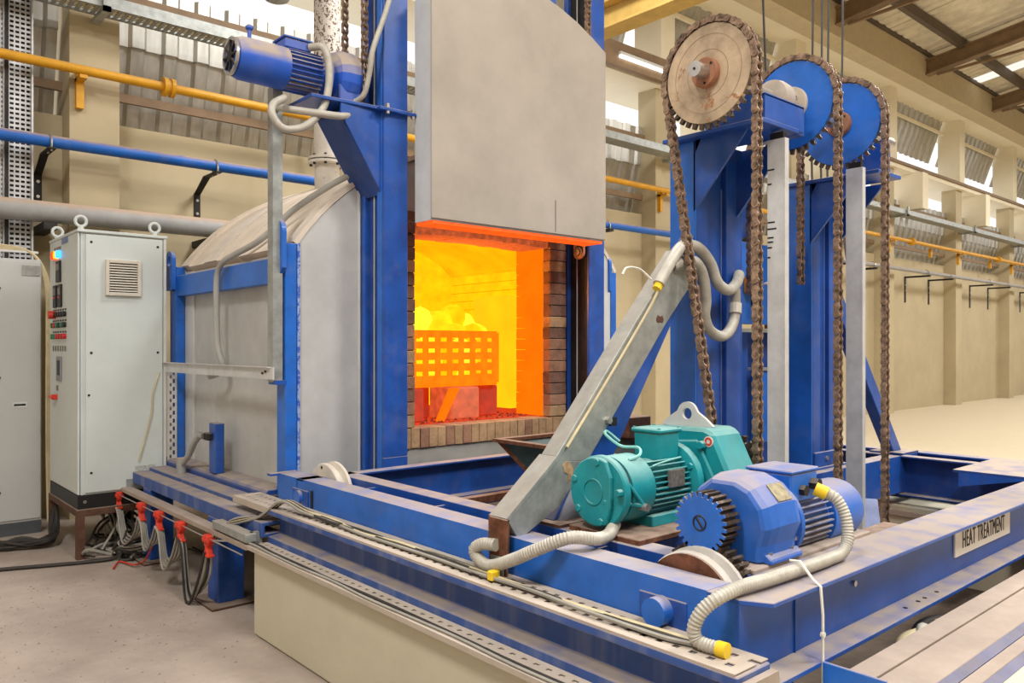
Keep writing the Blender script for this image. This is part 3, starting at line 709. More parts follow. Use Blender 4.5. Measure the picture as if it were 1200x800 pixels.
m = MB().cyl((1.82, HY, HZ + .118), (1.82, HY, HZ + .17), .012, 8).lathe([(.012, 0), (.022, .012), (.022, .024), (.012, .034)], (1.82, HY, HZ + .165), (0, 0, 1), 12); m.build('lifting_eye', BLUEM, hm, smooth=True)
MB().tube(curve([(2.15, HY - .07, HZ + .135), (2.20, HY - .14, HZ + .125), (2.225, HY - .16, HZ + .02), (2.22, HY - .16, HZ - .12), (2.18, HY - .16, HZ - .24), (2.08, HY - .16, HZ - .35), (1.955, HY - .16, HZ - .39), (1.89, HY - .15, HZ - .33), (1.90, HY - .13, HZ - .26), (1.98, HY - .10, HZ - .20)]), .022, 10).build('flexible_hose', HOSE, hm, smooth=True)
br = thing('motor_bracket', 'blue gusseted bracket shelf bolted to the furnace column under the gear motor', 'bracket', (2.45, 4.2, 2.5))
MB().prism([(2.1, 4.10), (2.75, 4.045), (2.75, 4.06), (2.56, 4.42), (2.1, 4.42)], 'Z', HZ - .185, HZ - .165).build('shelf', BLUE, br, bevel=.003)
MB().prism([(2.55, 2.42), (2.55, HZ - .185), (2.28, HZ - .185), (2.28, HZ - .24)], 'Y', 4.09, 4.105).build('gusset', BLUE, br)
MB().prism([(2.55, 2.42), (2.55, HZ - .185), (2.28, HZ - .185), (2.28, HZ - .24)], 'Y', 4.36, 4.375).build('gusset', BLUE, br)
MB().prism([(2.56, 2.41), (2.56, 2.43), (2.28, HZ - .23), (2.28, HZ - .25)], 'Y', 4.105, 4.36).build('sloping_plate', BLUED, br)
B(2.5, 2.80, 4.02, 4.058, HZ - .195, HZ - .175).build('clamp_bar', BLUE, br, bevel=.003)
MB().cyl((2.56, 4.035, HZ - .21), (2.56, 4.035, HZ - .15), .014, 6).build('bolt', STEEL, br); MB().cyl((2.74, 4.035, HZ - .21), (2.74, 4.035, HZ - .155), .014, 6).build('bolt', STEEL, br)
tag(MB().tube(curve([(2.62, 4.045, 3.75), (2.55, 4.03, 3.5), (2.47, 4.05, 3.25), (2.46, 4.08, 3.1), (2.44, 4.12, 2.98), (2.38, 4.22, 2.93)]), .016, 10).build('hanging_hose', HOSE, smooth=True),
    'grey flexible hose curving down the blue column beside the hoist chains', 'hose')
tag(MB().tube(curve([(2.4, 4.15, HZ - .2), (2.3, 4.1, HZ - .26), (2.12, 4.12, HZ - .27), (2.0, 4.25, HZ - .24), (2.02, 4.36, HZ - .2)]), .022, 10).build('looped_conduit', HOSE, smooth=True),
    'grey conduit looped beneath the motor bracket shelf', 'conduit')
# ---------------------------------------------------------------- roller chains
def link_mesh(outer, pitch, w, h):
    m = MB(); t = .0045; yo = w / 2 if outer else w / 2 - .007
    prof = []
    for sx in (1, -1):
        for i in range(5):
            a = (-pi / 2 + pi * i / 4) if sx > 0 else (pi / 2 + pi * i / 4)
            prof.append((sx * pitch / 2 + h / 2 * cos(a), h / 2 * sin(a)))
    # waist
    prof.insert(5, (0, h * .38)); prof.append((0, -h * .38))
    for y in (-yo, yo - t): m.prism(prof, 'Y', y, y + t)
    for sx in (-1, 1):
        if outer: m.cyl((sx * pitch / 2, -w / 2 - .003, 0), (sx * pitch / 2, w / 2 + .003, 0), .006, 6)
        else: m.cyl((sx * pitch / 2, -yo, 0), (sx * pitch / 2, yo, 0), h * .32, 8)
    me = bpy.data.meshes.new('link'); me.from_pydata(m.v, [], m.f)
    bm = bmesh.new(); bm.from_mesh(me); bmesh.ops.recalc_face_normals(bm, faces=bm.faces); bm.to_mesh(me); bm.free()
    me.materials.append(CHAINM); return me
PITCH = .0393
LM = (link_mesh(True, PITCH, .043, .032), link_mesh(False, PITCH, .043, .032))
def chain(label, X, pts, group, closed=False, lm=LM, pitch=PITCH):
    """pts: (y, z) polyline in the plane X"""
    P = [Vector((a, b)) for a, b in pts]
    if closed: P.append(P[0])
    L = [0]
    for a, b in zip(P, P[1:]): L.append(L[-1] + (b - a).length)
    n = int(L[-1] / pitch); 
    if closed: n -= n % 2
    t = thing('roller_chain', label, 'chain', (X, P[0].x, min(p.y for p in P)), group)
    def at(s):
        s = max(0, min(L[-1] - 1e-6, s))
        for j in range(len(L) - 1):
            if L[j + 1] >= s: return P[j].lerp(P[j + 1], (s - L[j]) / max(1e-9, L[j + 1] - L[j]))
        return P[-1]
    st = L[-1] / n if closed else pitch
    for i in range(n):
        a, b = at(i * st), at((i + 1) * st); c = (a + b) / 2; d = b - a
        # local x along the chain, local y across it (world X)
        ex = Vector((0, d.x, d.y)).normalized(); ey = Vector((1, 0, 0)); ez = ex.cross(ey)
        M3 = Matrix((ex, ey, ez)).transposed()
        link(lm[i % 2], 'link', (X, c.x, c.y), t, rot=M3.to_euler())
    return t
def arcp(yc, zc, r, a0, a1, n=40): return [(yc + r * cos(a0 + (a1 - a0) * i / n), zc + r * sin(a0 + (a1 - a0) * i / n)) for i in range(n + 1)]
LS = (link_mesh(True, .042, .036, .032), link_mesh(False, .042, .036, .032))
chain('dark drive chain hanging in two strands above the hoist motor', 2.485, [(HY - .118, 4.6)] + [(HY - .118, HZ)] + arcp(HY, HZ - .01, .118, pi, 2 * pi, 14)[1:] + [(HY + .118, HZ), (HY + .118, 4.6)], 'roller chains', lm=LS, pitch=.042)
chain('short chain lifting the furnace door, beside the far blue column', 4.2, [(3.95, 3.72), (3.95, 4.5)], 'roller chains')
# ================================================================ RAILS, DECK, TOWERS
rl = thing('runway_beam', 'long blue dust-streaked runway beam lying on the concrete plinth below the deck', 'beam', (1.87, 3.5, .47))
m = MB().prism([(1.78, .469), (1.94, .469), (1.94, .49), (1.90, .50), (1.90, .612), (1.94, .622), (1.94, .645), (1.78, .645), (1.78, .618), (1.845, .606), (1.845, .512), (1.78, .505)], 'Y', 1.15, 3.96)
m.build('beam', BLUES, rl, bevel=.003)
B(1.86, 2.0, 3.96, 6.27, .56, .603).build('rail_extension', BLUES, rl, bevel=.004)
MB().prism([(1.745, .500), (1.86, .500), (1.86, .52), (1.765, .52), (1.765, .56), (1.86, .56), (1.86, .58), (1.745, .58)], 'Y', 3.96, 6.27).build('side_channel', BLUES, rl, bevel=.004)
B(1.72, 1.98, 6.27, 6.30, .49, .62).build('end_stop', RUSTD, rl)
for y, dark in ((4.63, 0), (5.86, 1)):
    B(1.745, 1.90, y - .08, y + .08, .015, .50).build('leg', BLUE, rl, bevel=.004)
    B(1.68, 1.96, y - .16, y + .16, 0, .015).build('base_plate', RUSTD, rl, bevel=.003)
rl2 = thing('runway_beam', 'dusty blue runway beam seen across the pit behind the sign beam', 'beam', (5.6, 2.5, .47))
MB().prism([(5.66, .469), (5.86, .469), (5.86, .49), (5.78, .50), (5.78, .612), (5.86, .622), (5.86, .645), (5.66, .645), (5.66, .618), (5.725, .606), (5.725, .512), (5.66, .505)], 'Y', -.6, 6.2).build('beam', BLUED, rl2, bevel=.003)
B(5.2, 5.44, -.6, 4.2, .30, .33).build('ledge_angle', BLUED, rl2); B(5.28, 5.44, -.6, 4.2, .40, .43).build('ledge_angle', DUSTB, rl2)
# slotted cable trays
def slotted(label, x0, x1, z, y0, y1, nm='slotted_cable_tray', lip=.03):
    t = thing(nm, label, 'cable tray', ((x0 + x1) / 2, (y0 + y1) / 2, z))
    w = x1 - x0; m = MB()
    xs = [x0, x0 + w * .22, x0 + w * .36, x0 + w * .64, x0 + w * .78, x1]
    for a, b in ((0, 1), (2, 3), (4, 5)): m.box(xs[a], xs[b], y0, y1, z, z + .003)
    m.build('tray_base', DUSTT, t)
    m = MB(); y = y0
    while y < y1:
        m.box(xs[1], xs[2], y, min(y + .035, y1), z, z + .003).box(xs[3], xs[4], y + .03, min(y + .065, y1), z, z + .003); y += .058
    m.build('slot_bridges', DUSTT, t, kind='stuff')
    B(x0 - .003, x0, y0, y1, z - lip, z + .004).build('lip', DUSTT, t)
    return t
slotted('dusty slotted cable tray lying on the runway beam along the deck', 1.785, 1.945, .648, 1.16, 4.43)
slotted('dusty slotted cable tray along the plinth edge below the runway beam', 1.668, 1.778, .472, .4, 3.96, lip=.016)
fr = thing('festoon_rail', 'thin dusty channel rail carrying red cable clips beyond the plinth', 'rail', (1.7, 5.1, .45))
MB().prism([(1.665, .445), (1.735, .445), (1.735, .475), (1.665, .475)], 'Y', 3.97, 6.25).build('rail', DUSTB, fr, bevel=.003)
MB().cyl((1.65, 3.98, .425), (1.65, 6.25, .425), .004, 6).build('wire', STEEL, fr)
for y in (4.0, 6.2): B(1.70, 1.76, y - .015, y + .015, .45, .53).build('hanger', GALV, fr)
B(1.66, 1.72, 3.96, 4.42, .487, .53).build('end_channel', GALV, fr, bevel=.003)
NAMES = ['at the far end of the rail beside the cabinet', 'second from the far end of the rail', 'hanging in the middle of the rail', 'just behind the blue beam leg with slack cable below', 'at the near end beside the plinth']
CY = [6.2, 5.66, 5.3, 4.9, 4.45]
for y, nm in zip(CY, NAMES):
    t = thing('cable_clip', 'red plastic cable trolley clip ' + nm, 'cable clip', (1.655, y, .3), 'red cable clips on the festoon rail')
    B(1.63, 1.675, y - .035, y + .035, .40, .445).build('carriage', RED, t, bevel=.006)
    MB().prism([(y - .035, .40), (y + .035, .40), (y + .012, .375), (y + .03, .335), (y - .03, .335), (y - .012, .375)], 'X', 1.635, 1.67).build('clamp', RED, t, bevel=.004)
    B(1.632, 1.672, y - .045, y + .02, .325, .34).build('jaw', RED, t, bevel=.004)
    for s in (-1, 1): MB().cyl((1.625, y + s * .02, .42), (1.68, y + s * .02, .42), .012, 8).build('wheel', RED, t)
lab = ['deep cable loop between the two farthest red clips', 'cable loop between the second and middle red clips', 'wide cable loop between the middle and fourth red clips', 'slack cable loop between the last two red clips']
for i in range(4):
    ya, yb = CY[i], CY[i + 1]; dep = [.2, .16, .20, .30][i]
    t = thing('festoon_cable', 'grey ' + lab[i], 'cable', (1.65, (ya + yb) / 2, .34 - dep), 'festoon cables')
    for q in range(4):
        o = (q - 1.5) * .014
        MB().tube(curve([(1.65 + o, ya, .35), (1.65 + o, ya - .05 + o, .30), (1.648 + o, ya - .03 + q * .012 - (ya - yb) * .25, .34 - dep + q * .012), (1.648 + o, (ya + yb) / 2, .33 - dep * 1.05 + q * .014), (1.65 + o, yb + .06 - o, .30 - dep * .35), (1.65 + o, yb, .35)]), .0075, 6).build('cable', CABLE if (i < 3 or q % 2) else CABLED, t, smooth=True)
t = thing('tray_cables', 'bundle of grey cables lying along the upper cable tray', 'cables', (1.83, 2.8, .65))
for q in range(5):
    rn = random.Random(q); pts = [(1.66 + q * .008, 4.45, .40), (1.68 + q * .006, 4.36, .5), (1.72, 4.2, .545 + q * .006), (1.76 + q * .01, 4.02, .60), (1.80 + q * .008, 3.85, .70), (1.82 + q * .01, 3.65, .675)]
    y = 3.4
    while y > 1.2: pts.append((1.83 + q * .011 + rn.uniform(-.014, .014), y, .66 + rn.uniform(0, .008))); y -= .28
    if q > 2: pts = pts[:11]
    else: pts += [(1.862 + q * .008, 1.33, .657), (1.866 + q * .008, 1.28, .63)]
    MB().tube(curve(pts, 5), .0075, 6).build('cable', (CABLE, CABLED, BEIGE, CABLED, CABLE)[q], t, smooth=True)
t = thing('tray_cables', 'two cables lying along the lower tray on the plinth edge', 'cables', (1.69, 2.4, .48))
for q in range(2):
    rn = random.Random(q + 9); y = 4.0; pts = [(1.66, 4.4, .42)]
    while y > .5: pts.append((1.680 + q * .015 + rn.uniform(-.005, .008), y, .481)); y -= .3
    MB().tube(curve(pts, 4), .0055, 6).build('cable', (CABLE, CABLED, CABLED)[q], t, smooth=True)
# ---------------------------------------------------------------- deck
DK = thing('charging_deck', 'blue welded deck frame on wheels with two sprocket towers before the furnace', 'machine frame', (3.7, 2.2, .47))
ZT = .788
def chan_y(x, y0, y1, fl, zb=.53, zt=ZT, t=.012):
    """channel along Y: web at x, flanges towards +fl"""
    q = t if fl > 0 else -t
    return MB().prism([(x, zb), (x + fl, zb), (x + fl, zb + t), (x + q, zb + t), (x + q, zt - t), (x + fl, zt - t), (x + fl, zt), (x, zt)], 'Y', y0, y1)
chan_y(1.95, 1.36, 4.20, .12).build('outer_beam', BLUE2, DK)
B(1.95, 1.962, 1.263, 1.36, .53, ZT - .014).build('outer_beam_end', BLUE2, DK)
B(1.90, 2.07, 4.19, 4.24, ZT - .012, ZT).build('beam_end_plate', BLUE, DK)
chan_y(2.18, 1.37, 3.98, .10).build('inner_beam', BLUE, DK, bevel=.002)
for y in (1.95, 2.95, 3.55): B(1.96, 2.18, y - .006, y + .006, .6, ZT - .02).build('stiffener', BLUE, DK)
chan_y(5.65, 1.37, 4.05, -.10).build('outer_beam', BLUE, DK, bevel=.002)
chan_y(5.36, 1.37, 3.98, -.08).build('inner_beam', BLUED, DK, bevel=.002)
def chan_x(y, x0, x1, fl, zb, zt=ZT, t=.012):
    q = t if fl > 0 else -t
    return MB().prism([(y, zb), (y + fl, zb), (y + fl, zb + t), (y + q, zb + t), (y + q, zt - t), (y + fl, zt - t), (y + fl, zt), (y, zt)], 'X', x0, x1)
B(1.946, 5.75, 1.25, 1.262, .566, ZT - .014).build('front_beam', BLUE, DK)
MB().prism([(1.946, 1.25), (1.99, 1.17), (5.75, 1.17), (5.75, 1.36), (1.946, 1.36)], 'Z', ZT - .014, ZT).build('front_beam_flange', BLUE, DK, bevel=.002)
B(1.97, 5.75, 1.16, 1.262, .55, .566).build('front_beam_flange', BLUE, DK, bevel=.002)
B(1.946, 1.966, 1.15, 1.2495, .46, ZT - .015).build('corner_plate', BLUE, DK) if False else B(1.946, 2.24, 1.251, 1.262, .44, .55).build('corner_plate', BLUE, DK)
MB().box(2.24, 2.243, 1.244, 1.251, .567, ZT - .015).build('weld_bead', BLUE, DK)
for x, z in ((2.63, .70),): MB().cyl((x, 1.242, z), (x, 1.25, z), .011, 6).build('bolt', STEEL, DK)
for x in (2.92, 3.03, 3.09, 3.2): MB().cyl((x, 1.2, .566), (x, 1.2, .5675), .008, 10).build('bolt_hole', BLACK, DK)
chan_x(2.2, 2.28, 5.55, .10, .55).build('cross_beam', BLUE, DK, bevel=.002)
chan_x(3.98, 1.95, 5.65, -.08, .56).build('cross_beam', BLUE, DK, bevel=.002)
MB().bar((3.25, 2.15, .3), (3.6, 2.15, .56), .05, .06).build('brace', BLUE, DK); 
MB().bar((4.2, 1.9, .38), (4.62, 2.12, .60), .12, .02).build('brace', mat('pale_blue_plate', (120, 130, 165), .5), DK)
# platform bracket on the far side and the pit crossbars
B(4.9, 5.6, 1.3, 1.75, ZT - .01, ZT + .004).build('step_plate', BLUED, DK); MB().prism([(1.72, ZT - .01), (1.35, ZT - .01), (1.72, ZT - .09)], 'X', 4.9, 4.91).build('step_gusset', BLUE, DK)
for y, z in ((3.55, .62),): B(2.3, 5.3, y - .03, y + .03, z - .02, z + .02).build('rusty_crossbar', RUST, DK)
B(2.3, 5.3, 3.25, 3.31, .47, .5).build('crossbar', RUSTD, DK)
for y in (1.5, 1.85): B(2.3, 5.3, y, y + .08, .36, .40).build('crossbar', RUSTD if y < 1.6 else BLUED, DK)
# mount plates under the two motors
B(2.2, 3.0, 1.82, 2.17, ZT - .002, ZT + .02).build('motor_plate', RUST, DK, bevel=.003)
B(2.2, 3.0, 1.36, 1.62, ZT - .004, ZT + .012).build('motor_plate', DUSTB, DK, bevel=.003)
B(2.62, 3.3, 1.30, 1.44, ZT - .07, ZT - .01).build('rusty_ledge', RUST, DK)
# wheels with axle bosses; the driven one carries a gear ring
def wheel(y, drive):
    R_ = .178 if drive else .19
    w = MB().lathe([(R_ - .005, 0), (R_, .008), (R_, .024), (R_ - .025, .03), (R_ - .025, .055), (R_ + .005, .06), (R_ + .005, .075), (R_, .08)], (2.085, y, .668), (1, 0, 0), 40)
    o = w.build('wheel', mat('wheel_cream', (214, 206, 194), .6, dust=.4) if not drive else mat('wheel_white', (206, 202, 196), .6, dust=.4), DK, smooth=True)
    if drive:
        MB().lathe([(.172, 0), (.172, .009)], (2.076, y, .668), (1, 0, 0), 40).build('wheel_face', RUST, o, smooth=True)
        MB().gear((2.166, y, .668), (1, 0, 0), .196, .174, .055, 44).build('gear_ring', TEETH, DK)
    else:
        MB().cyl((2.081, y + .02, .835), (2.087, y + .02, .835), .008, 10).build('oil_hole', DARK, o)
    b = B(1.944, 1.952, y - .09, y + .09, .55 if drive else .58, .735).build('bearing_plate', BLUE, DK, bevel=.003)
    MB().cyl((1.90 if drive else 1.925, y, .694), (1.948, y, .694), .044 if drive else .036, 20).build('axle_boss', BLUE2, b, smooth=True)
    MB().cyl((1.94, y, .672), (2.3, y, .672), .03, 12).build('axle', STEEL, DK, smooth=True)
    if not drive: B(1.944, 1.954, y - .14, y - .12, .57, .745).build('keeper_plate', DARK, DK)
wheel(1.52, True); wheel(3.93, False)
# ---------------------------------------------------------------- towers
def tower(x0, x1, yf, yb, zt, px0, px1):
    B(x0, x0 + .012, yf, yb, ZT, zt).build('tower_side', BLUE2, DK, bevel=.002)
    B(x1 - .012, x1, yf, yb, ZT, zt).build('tower_side', BLUE, DK, bevel=.002)
    B(x0 + .012, x1 - .012, yf + .03, yf + .045, ZT, zt).build('tower_web', BLUED if False else BLUE, DK)
    B(x0 + .012, x0 + .10, yf, yf + .03, ZT, zt).build('tower_flange', BLUE, DK, bevel=.003)
    B(x1 - .14, x1 - .012, yf, yf + .03, ZT, zt).build('tower_flange', BLUE, DK, bevel=.003)
    for xx in (x0 + .104, x1 - .145): MB().cyl((xx, yf + .028, ZT), (xx, yf + .028, zt - .2), .004, 6).build('weld_bead', mat('weld_pale', (110, 130, 190), .5), DK)
    B(x0 - .04, x1 + .04, yf - .02, yb + .05, ZT, ZT + .015).build('tower_foot', BLUE, DK, bevel=.003)
    B(x0 + .02, x1 + .0, yf - .012, yf + .0, ZT + .015, ZT + .10).build('tower_cleat', BLUE, DK, bevel=.003)
    MB().cyl(((x0 + x1) / 2 - .02, yf - .02, ZT + .06), ((x0 + x1) / 2 - .02, yf - .01, ZT + .06), .014, 6).build('bolt', STEEL, DK)
    B(px0, px1, 1.88, yb, zt, zt + .02).build('head_plate', BLUE, DK, bevel=.002)
    for xx in (x0 - .0, x1 - .05):
        MB().prism([(yf + .01, zt), (yf - .28, zt), (yf + .01, zt - .34)], 'X', xx, xx + .012).build('head_gusset', BLUE, DK)
    MB().prism([(yf - .03, zt), (yf + .0, zt), (yf + .0, zt - .06)], 'X', x0, x1).build('head_angle', BLUED, DK)
tower(3.16, 3.56, 2.27, 2.42, 2.48, 3.1, 3.42)
tower(4.265, 4.61, 2.27, 2.42, 2.42, 4.24, 4.52)
YS, ZS = 2.06, 2.70
# tower braces
def brace(s, x0):
    """sloping brace in the X-Z plane; s=+1 as on the near tower, -1 mirrored about x0"""
    f = lambda p: (p[0] if s > 0 else 2 * x0 - p[0], p[1])
    return MB().prism([f(p) for p in ((2.22, .80), (2.42, .80), (3.16, 1.85), (3.16, 2.03), (3.0, 1.85))], 'Y', 2.275, 2.36)
brace(1, 0).build('tower_brace', BLUE, DK, bevel=.004)
MB().prism([(4.61, 1.88), (4.61, 1.72), (5.38, .80), (5.5, .80)], 'Y', 2.285, 2.36).build('tower_brace', BLUE, DK, bevel=.004)
B(5.32, 5.56, 2.2, 2.42, ZT, ZT + .012).build('brace_foot', BLUED, DK); B(2.18, 2.5, 2.2, 2.4, ZT, ZT + .012).build('brace_foot', RUSTD, DK)
MB().prism([(2.24, .80), (2.36, .80), (2.44, .98), (2.38, 1.02)], 'Y', 2.262, 2.276).build('foot_gusset', mat('pale_brace_paint', (176, 178, 192), .45, dust=.4), DK)
# galvanised cable channel up the brace
gc = thing('cable_channel', 'grey galvanised cable channel with a lid running up the sloping tower brace', 'cable channel', (2.4, 2.25, .85))
lo = [(2.361, 1.032), (2.868, 1.596), (3.09, 1.815)]; up = [(2.186, 1.048), (2.672, 1.592), (2.985, 1.925)]
MB().prism(lo + up[::-1], 'Y', 2.22, 2.272).build('channel', GALV, gc, bevel=.002)
MB().prism([(2.19, 1.055), (2.676, 1.60), (2.985, 1.93), (2.972, 1.94), (2.66, 1.61), (2.176, 1.068)], 'Y', 2.214, 2.30).build('lid', GALV, gc, bevel=.002)
MB().prism([(1.93, .85), (1.985, .77), (2.20, .87), (2.361, 1.032), (2.186, 1.05)], 'Y', 2.22, 2.272).build('lower_bend', GALV, gc, bevel=.002)
MB().prism([(1.93, .855), (2.186, 1.058), (2.176, 1.068), (1.915, .862)], 'Y', 2.21, 2.31).build('bend_lid', GALV, gc)
MB().prism([(2.215, 1.03), (2.245, 1.045), (2.275, 1.01), (2.268, .975), (2.24, .955), (2.246, .99), (2.225, 1.0)], 'Y', 2.2175, 2.221).build('rust_patch', mat('rusty_tape', (178, 146, 112), .8, var=.3, scale=20), gc)
B(1.905, 1.915, 2.2, 2.30, .60, .86).build('down_plate', RUST, gc, bevel=.002); B(1.925, 1.94, 2.22, 2.33, .72, .86).build('down_plate', RUST, gc, bevel=.003)
B(1.90, 1.906, 2.215, 2.285, .59, .72).build('down_plate', GALV, gc)
MB().cyl((2.48, 2.205, 1.19), (2.48, 2.22, 1.19), .016, 6).build('bolt', STEEL, gc); B(2.49, 2.53, 2.212, 2.221, 1.165, 1.20).build('notch', BLACK, gc)
MB().prism([(2.80, 1.612), (2.812, 1.602), (2.83, 1.606), (2.845, 1.603), (2.852, 1.618), (2.842, 1.634), (2.826, 1.63), (2.81, 1.636), (2.803, 1.625)], 'Y', 2.2175, 2.2205).build('burn_mark', RUSTD, gc)
MB().tube(curve([(2.23, 2.21, 1.10), (2.45, 2.205, 1.345), (2.7, 2.2, 1.63), (2.76, 2.19, 1.72), (2.80, 2.18, 1.80)]), .006, 6).build('cable', BEIGE, gc, smooth=True)
for a, b in ((2.775, 1.76), (2.80, 1.80)): MB().cyl((a - .01, 2.19, b - .012), (a + .01, 2.19, b + .012), .02, 10).build('ferrule', YCAP, gc)
t = thing('tower_hose', 'thick grey hose arching over the channel top and hanging beside the near chain', 'hose', (3.1, 2.2, 1.8))
MB().tube(curve([(2.78, 2.19, 1.77), (2.87, 2.19, 1.88), (2.97, 2.2, 1.955), (3.08, 2.2, 1.955), (3.18, 2.2, 1.89), (3.24, 2.2, 1.80), (3.33, 2.2, 1.77), (3.43, 2.22, 1.81), (3.5, 2.25, 1.86)]), .027, 10).build('hose', HOSE, t, smooth=True)
t = thing('tower_hose', 'second grey hose looping lower behind the near chain to the limit switch', 'hose', (3.2, 2.2, 1.6))
MB().tube(curve([(2.92, 2.22, 1.86), (3.02, 2.19, 1.89), (3.1, 2.19, 1.84), (3.13, 2.19, 1.72), (3.12, 2.19, 1.64), (3.16, 2.19, 1.575), (3.25, 2.19, 1.545), (3.34, 2.2, 1.575), (3.40, 2.21, 1.65), (3.42, 2.22, 1.78)]), .026, 10).build('hose', HOSE, t, smooth=True)
MB()._ring(.031, .022, (3.40, 2.208, 1.66), (.2, .1, 1), .05, 12).build('tie', WTAPE, t)
tag(MB().tube(curve([(2.55, 2.2, 1.80), (2.58, 2.2, 1.83), (2.66, 2.2, 1.83), (2.74, 2.2, 1.79)]), .005, 6).build('tie_wire', WTAPE), 'thin white tie wire curling off the hose at the channel top', 'wire')
# sprockets on one shaft
def sprocket(x, label, plate, hub_m, s):
    t = thing('sprocket', label, 'sprocket', (x, YS, ZS - .24), 'large chain sprockets')
    MB().gear((x - .009, YS, ZS), (1, 0, 0), .243, .215, .018, 38).build('toothed_disc', TEETH, t)
    MB().lathe([(.217, 0), (.219, .004), (.219, .022), (.217, .026)], (x - .013, YS, ZS), (1, 0, 0), 56).build('face_plate', plate, t, smooth=True)
    MB().lathe([(.062, 0), (.066, .006), (.066, .03)] if x != 3.68 else [(.086, .014), (.09, .02), (.09, .03)], (x - .043, YS, ZS), (1, 0, 0), 28).build('hub', hub_m, t, smooth=True)
    for i in range(3):
        a = 2 * pi * i / 3 + .4; MB().cyl((x - .047, YS + .05 * cos(a), ZS + .05 * sin(a)), (x - .04, YS + .05 * cos(a), ZS + .05 * sin(a)), .006, 6).build('hub_bolt', DARK, t)
    if s:
        for r in (.105, .172): MB()._ring(r + .0012, r - .0012, (x - .0142, YS, ZS), (1, 0, 0), .002, 48).build('turning_mark', mat('machined_groove', (166, 144, 120), .5, .4), t)
    return t
RUSTHUB = mat('rusted_hub', (160, 112, 86), .6, .2, var=.2)
sprocket(2.97, 'bare brown machined sprocket, nearest the furnace door and camera', SPROCK, RUSTHUB, 1)
sprocket(3.68, 'blue sprocket in the middle of the three on the shaft', BLUE2, mat('pale_hub', (190, 176, 160), .5, var=.15), 0)
sprocket(4.19, 'blue sprocket farthest along the shaft above the second tower', BLUE2, RUSTHUB, 0)
sh = thing('drive_shaft', 'steel shaft with keyway carrying the three sprockets in bearing housings', 'shaft', (3.5, YS, ZS))
MB().cyl((2.86, YS, ZS), (4.8, YS, ZS), .034, 20).build('shaft', STEEL, sh, smooth=True)
MB().cyl((2.857, YS, ZS), (2.862, YS, ZS), .006, 8).build('centre_hole', BLACK, sh)
B(2.87, 2.93, YS - .008, YS + .008, ZS + .02, ZS + .0345).build('keyway', DARK, sh)
for x, zb in ((3.10, 2.50), (3.46, 2.50), (4.40, 2.44)):
    h = MB().lathe([(.05, 0), (.085, .015), (.09, .05), (.085, .10), (.05, .12)], (x, YS, ZS), (1, 0, 0), 24).build('bearing_housing', mat('bearing_grey_paint', (170, 158, 146), .5, var=.15, dust=.5), sh, smooth=True)
    B(x + .02, x + .10, YS - .13, YS + .13, zb, ZS - .06).build('bearing_pedestal', BLUE, sh, bevel=.004)
B(3.16, 3.5, 1.92, 2.2, 2.50, 2.515).box(3.16, 3.5, 1.90, 1.915, 2.50, 2.62).box(3.16, 3.5, 2.19, 2.2, 2.50, 2.62).box(3.16, 3.5, 1.90, 2.2, 2.61, 2.625).build('bearing_seat', BLUE, sh, bevel=.002)
# chains
RP = .236
# near chain: closed loop round the teal drive
yd, zd, rd = 1.92, 1.02, .10
dy, dz = YS - yd, ZS - zd; dist = math.hypot(dy, dz); th = math.atan2(dz, dy)
al = th + (pi - math.acos((RP - rd) / dist)); ar = th - (pi - math.acos((RP - rd) / dist))
pts = arcp(YS, ZS, RP, ar, al, 60) + [(yd + rd * cos(al), zd + rd * sin(al))] + arcp(yd, zd, rd, al, ar + 2 * pi, 16)[1:]
chain('rusty brown roller chain looped from the bare sprocket down to the teal motor', 2.97, pts, 'roller chains', closed=True)
chain('rusty roller chain over the middle blue sprocket, hanging beside the blue motor', 3.68, [(YS - RP, .47)] + arcp(YS, ZS, RP, 0 + pi, 0, 60)[0:] + [(YS + RP, 1.75)], 'roller chains')
chain('rusty roller chain over the farthest sprocket, hanging beyond the second silver post', 4.19, [(YS - RP, .47)] + arcp(YS, ZS, RP, pi, 0, 60) + [(YS + RP, 1.85)], 'roller chains')
MB().gear((2.958, yd, zd), (1, 0, 0), .105, .08, .024, 16).build('drive_pinion', TEETH, DK)
# silver guide posts
for x, zt, zb, l in ((3.30, 2.44, .80, 'tall silver channel post with black marks, between the first and middle chains'),
                     (4.06, 2.42, .40, 'tall silver channel post before the second tower, between two chains')):
    t = thing('guide_post', l, 'post', (x, 1.9, zb), 'silver guide posts')
    B(x - .016, x - .011, 1.875, 1.962, zb, zt).build('face', SILVER, t); B(x - .011, x + .018, 1.875, 1.88, zb, zt).build('web', SILVER, t)
    B(x - .011, x + .018, 1.957, 1.962, zb, zt).build('web', SILVER, t)
    B(x - .014, x + .016, 1.885, 1.95, zt, zt + .03).build('top_block', DARK, t)
    if x < 3.5:
        for q, z in enumerate((2.30, 2.235, 2.06, 2.03, 1.99, 1.97, 1.945, 1.90)):
            w_ = (.034, .02, .036, .044, .03, .028, .022, .014)[q]; B(x - .0172, x - .0155, 1.961 - w_, 1.961, z, z + .007).build('mark', BLACK, t)
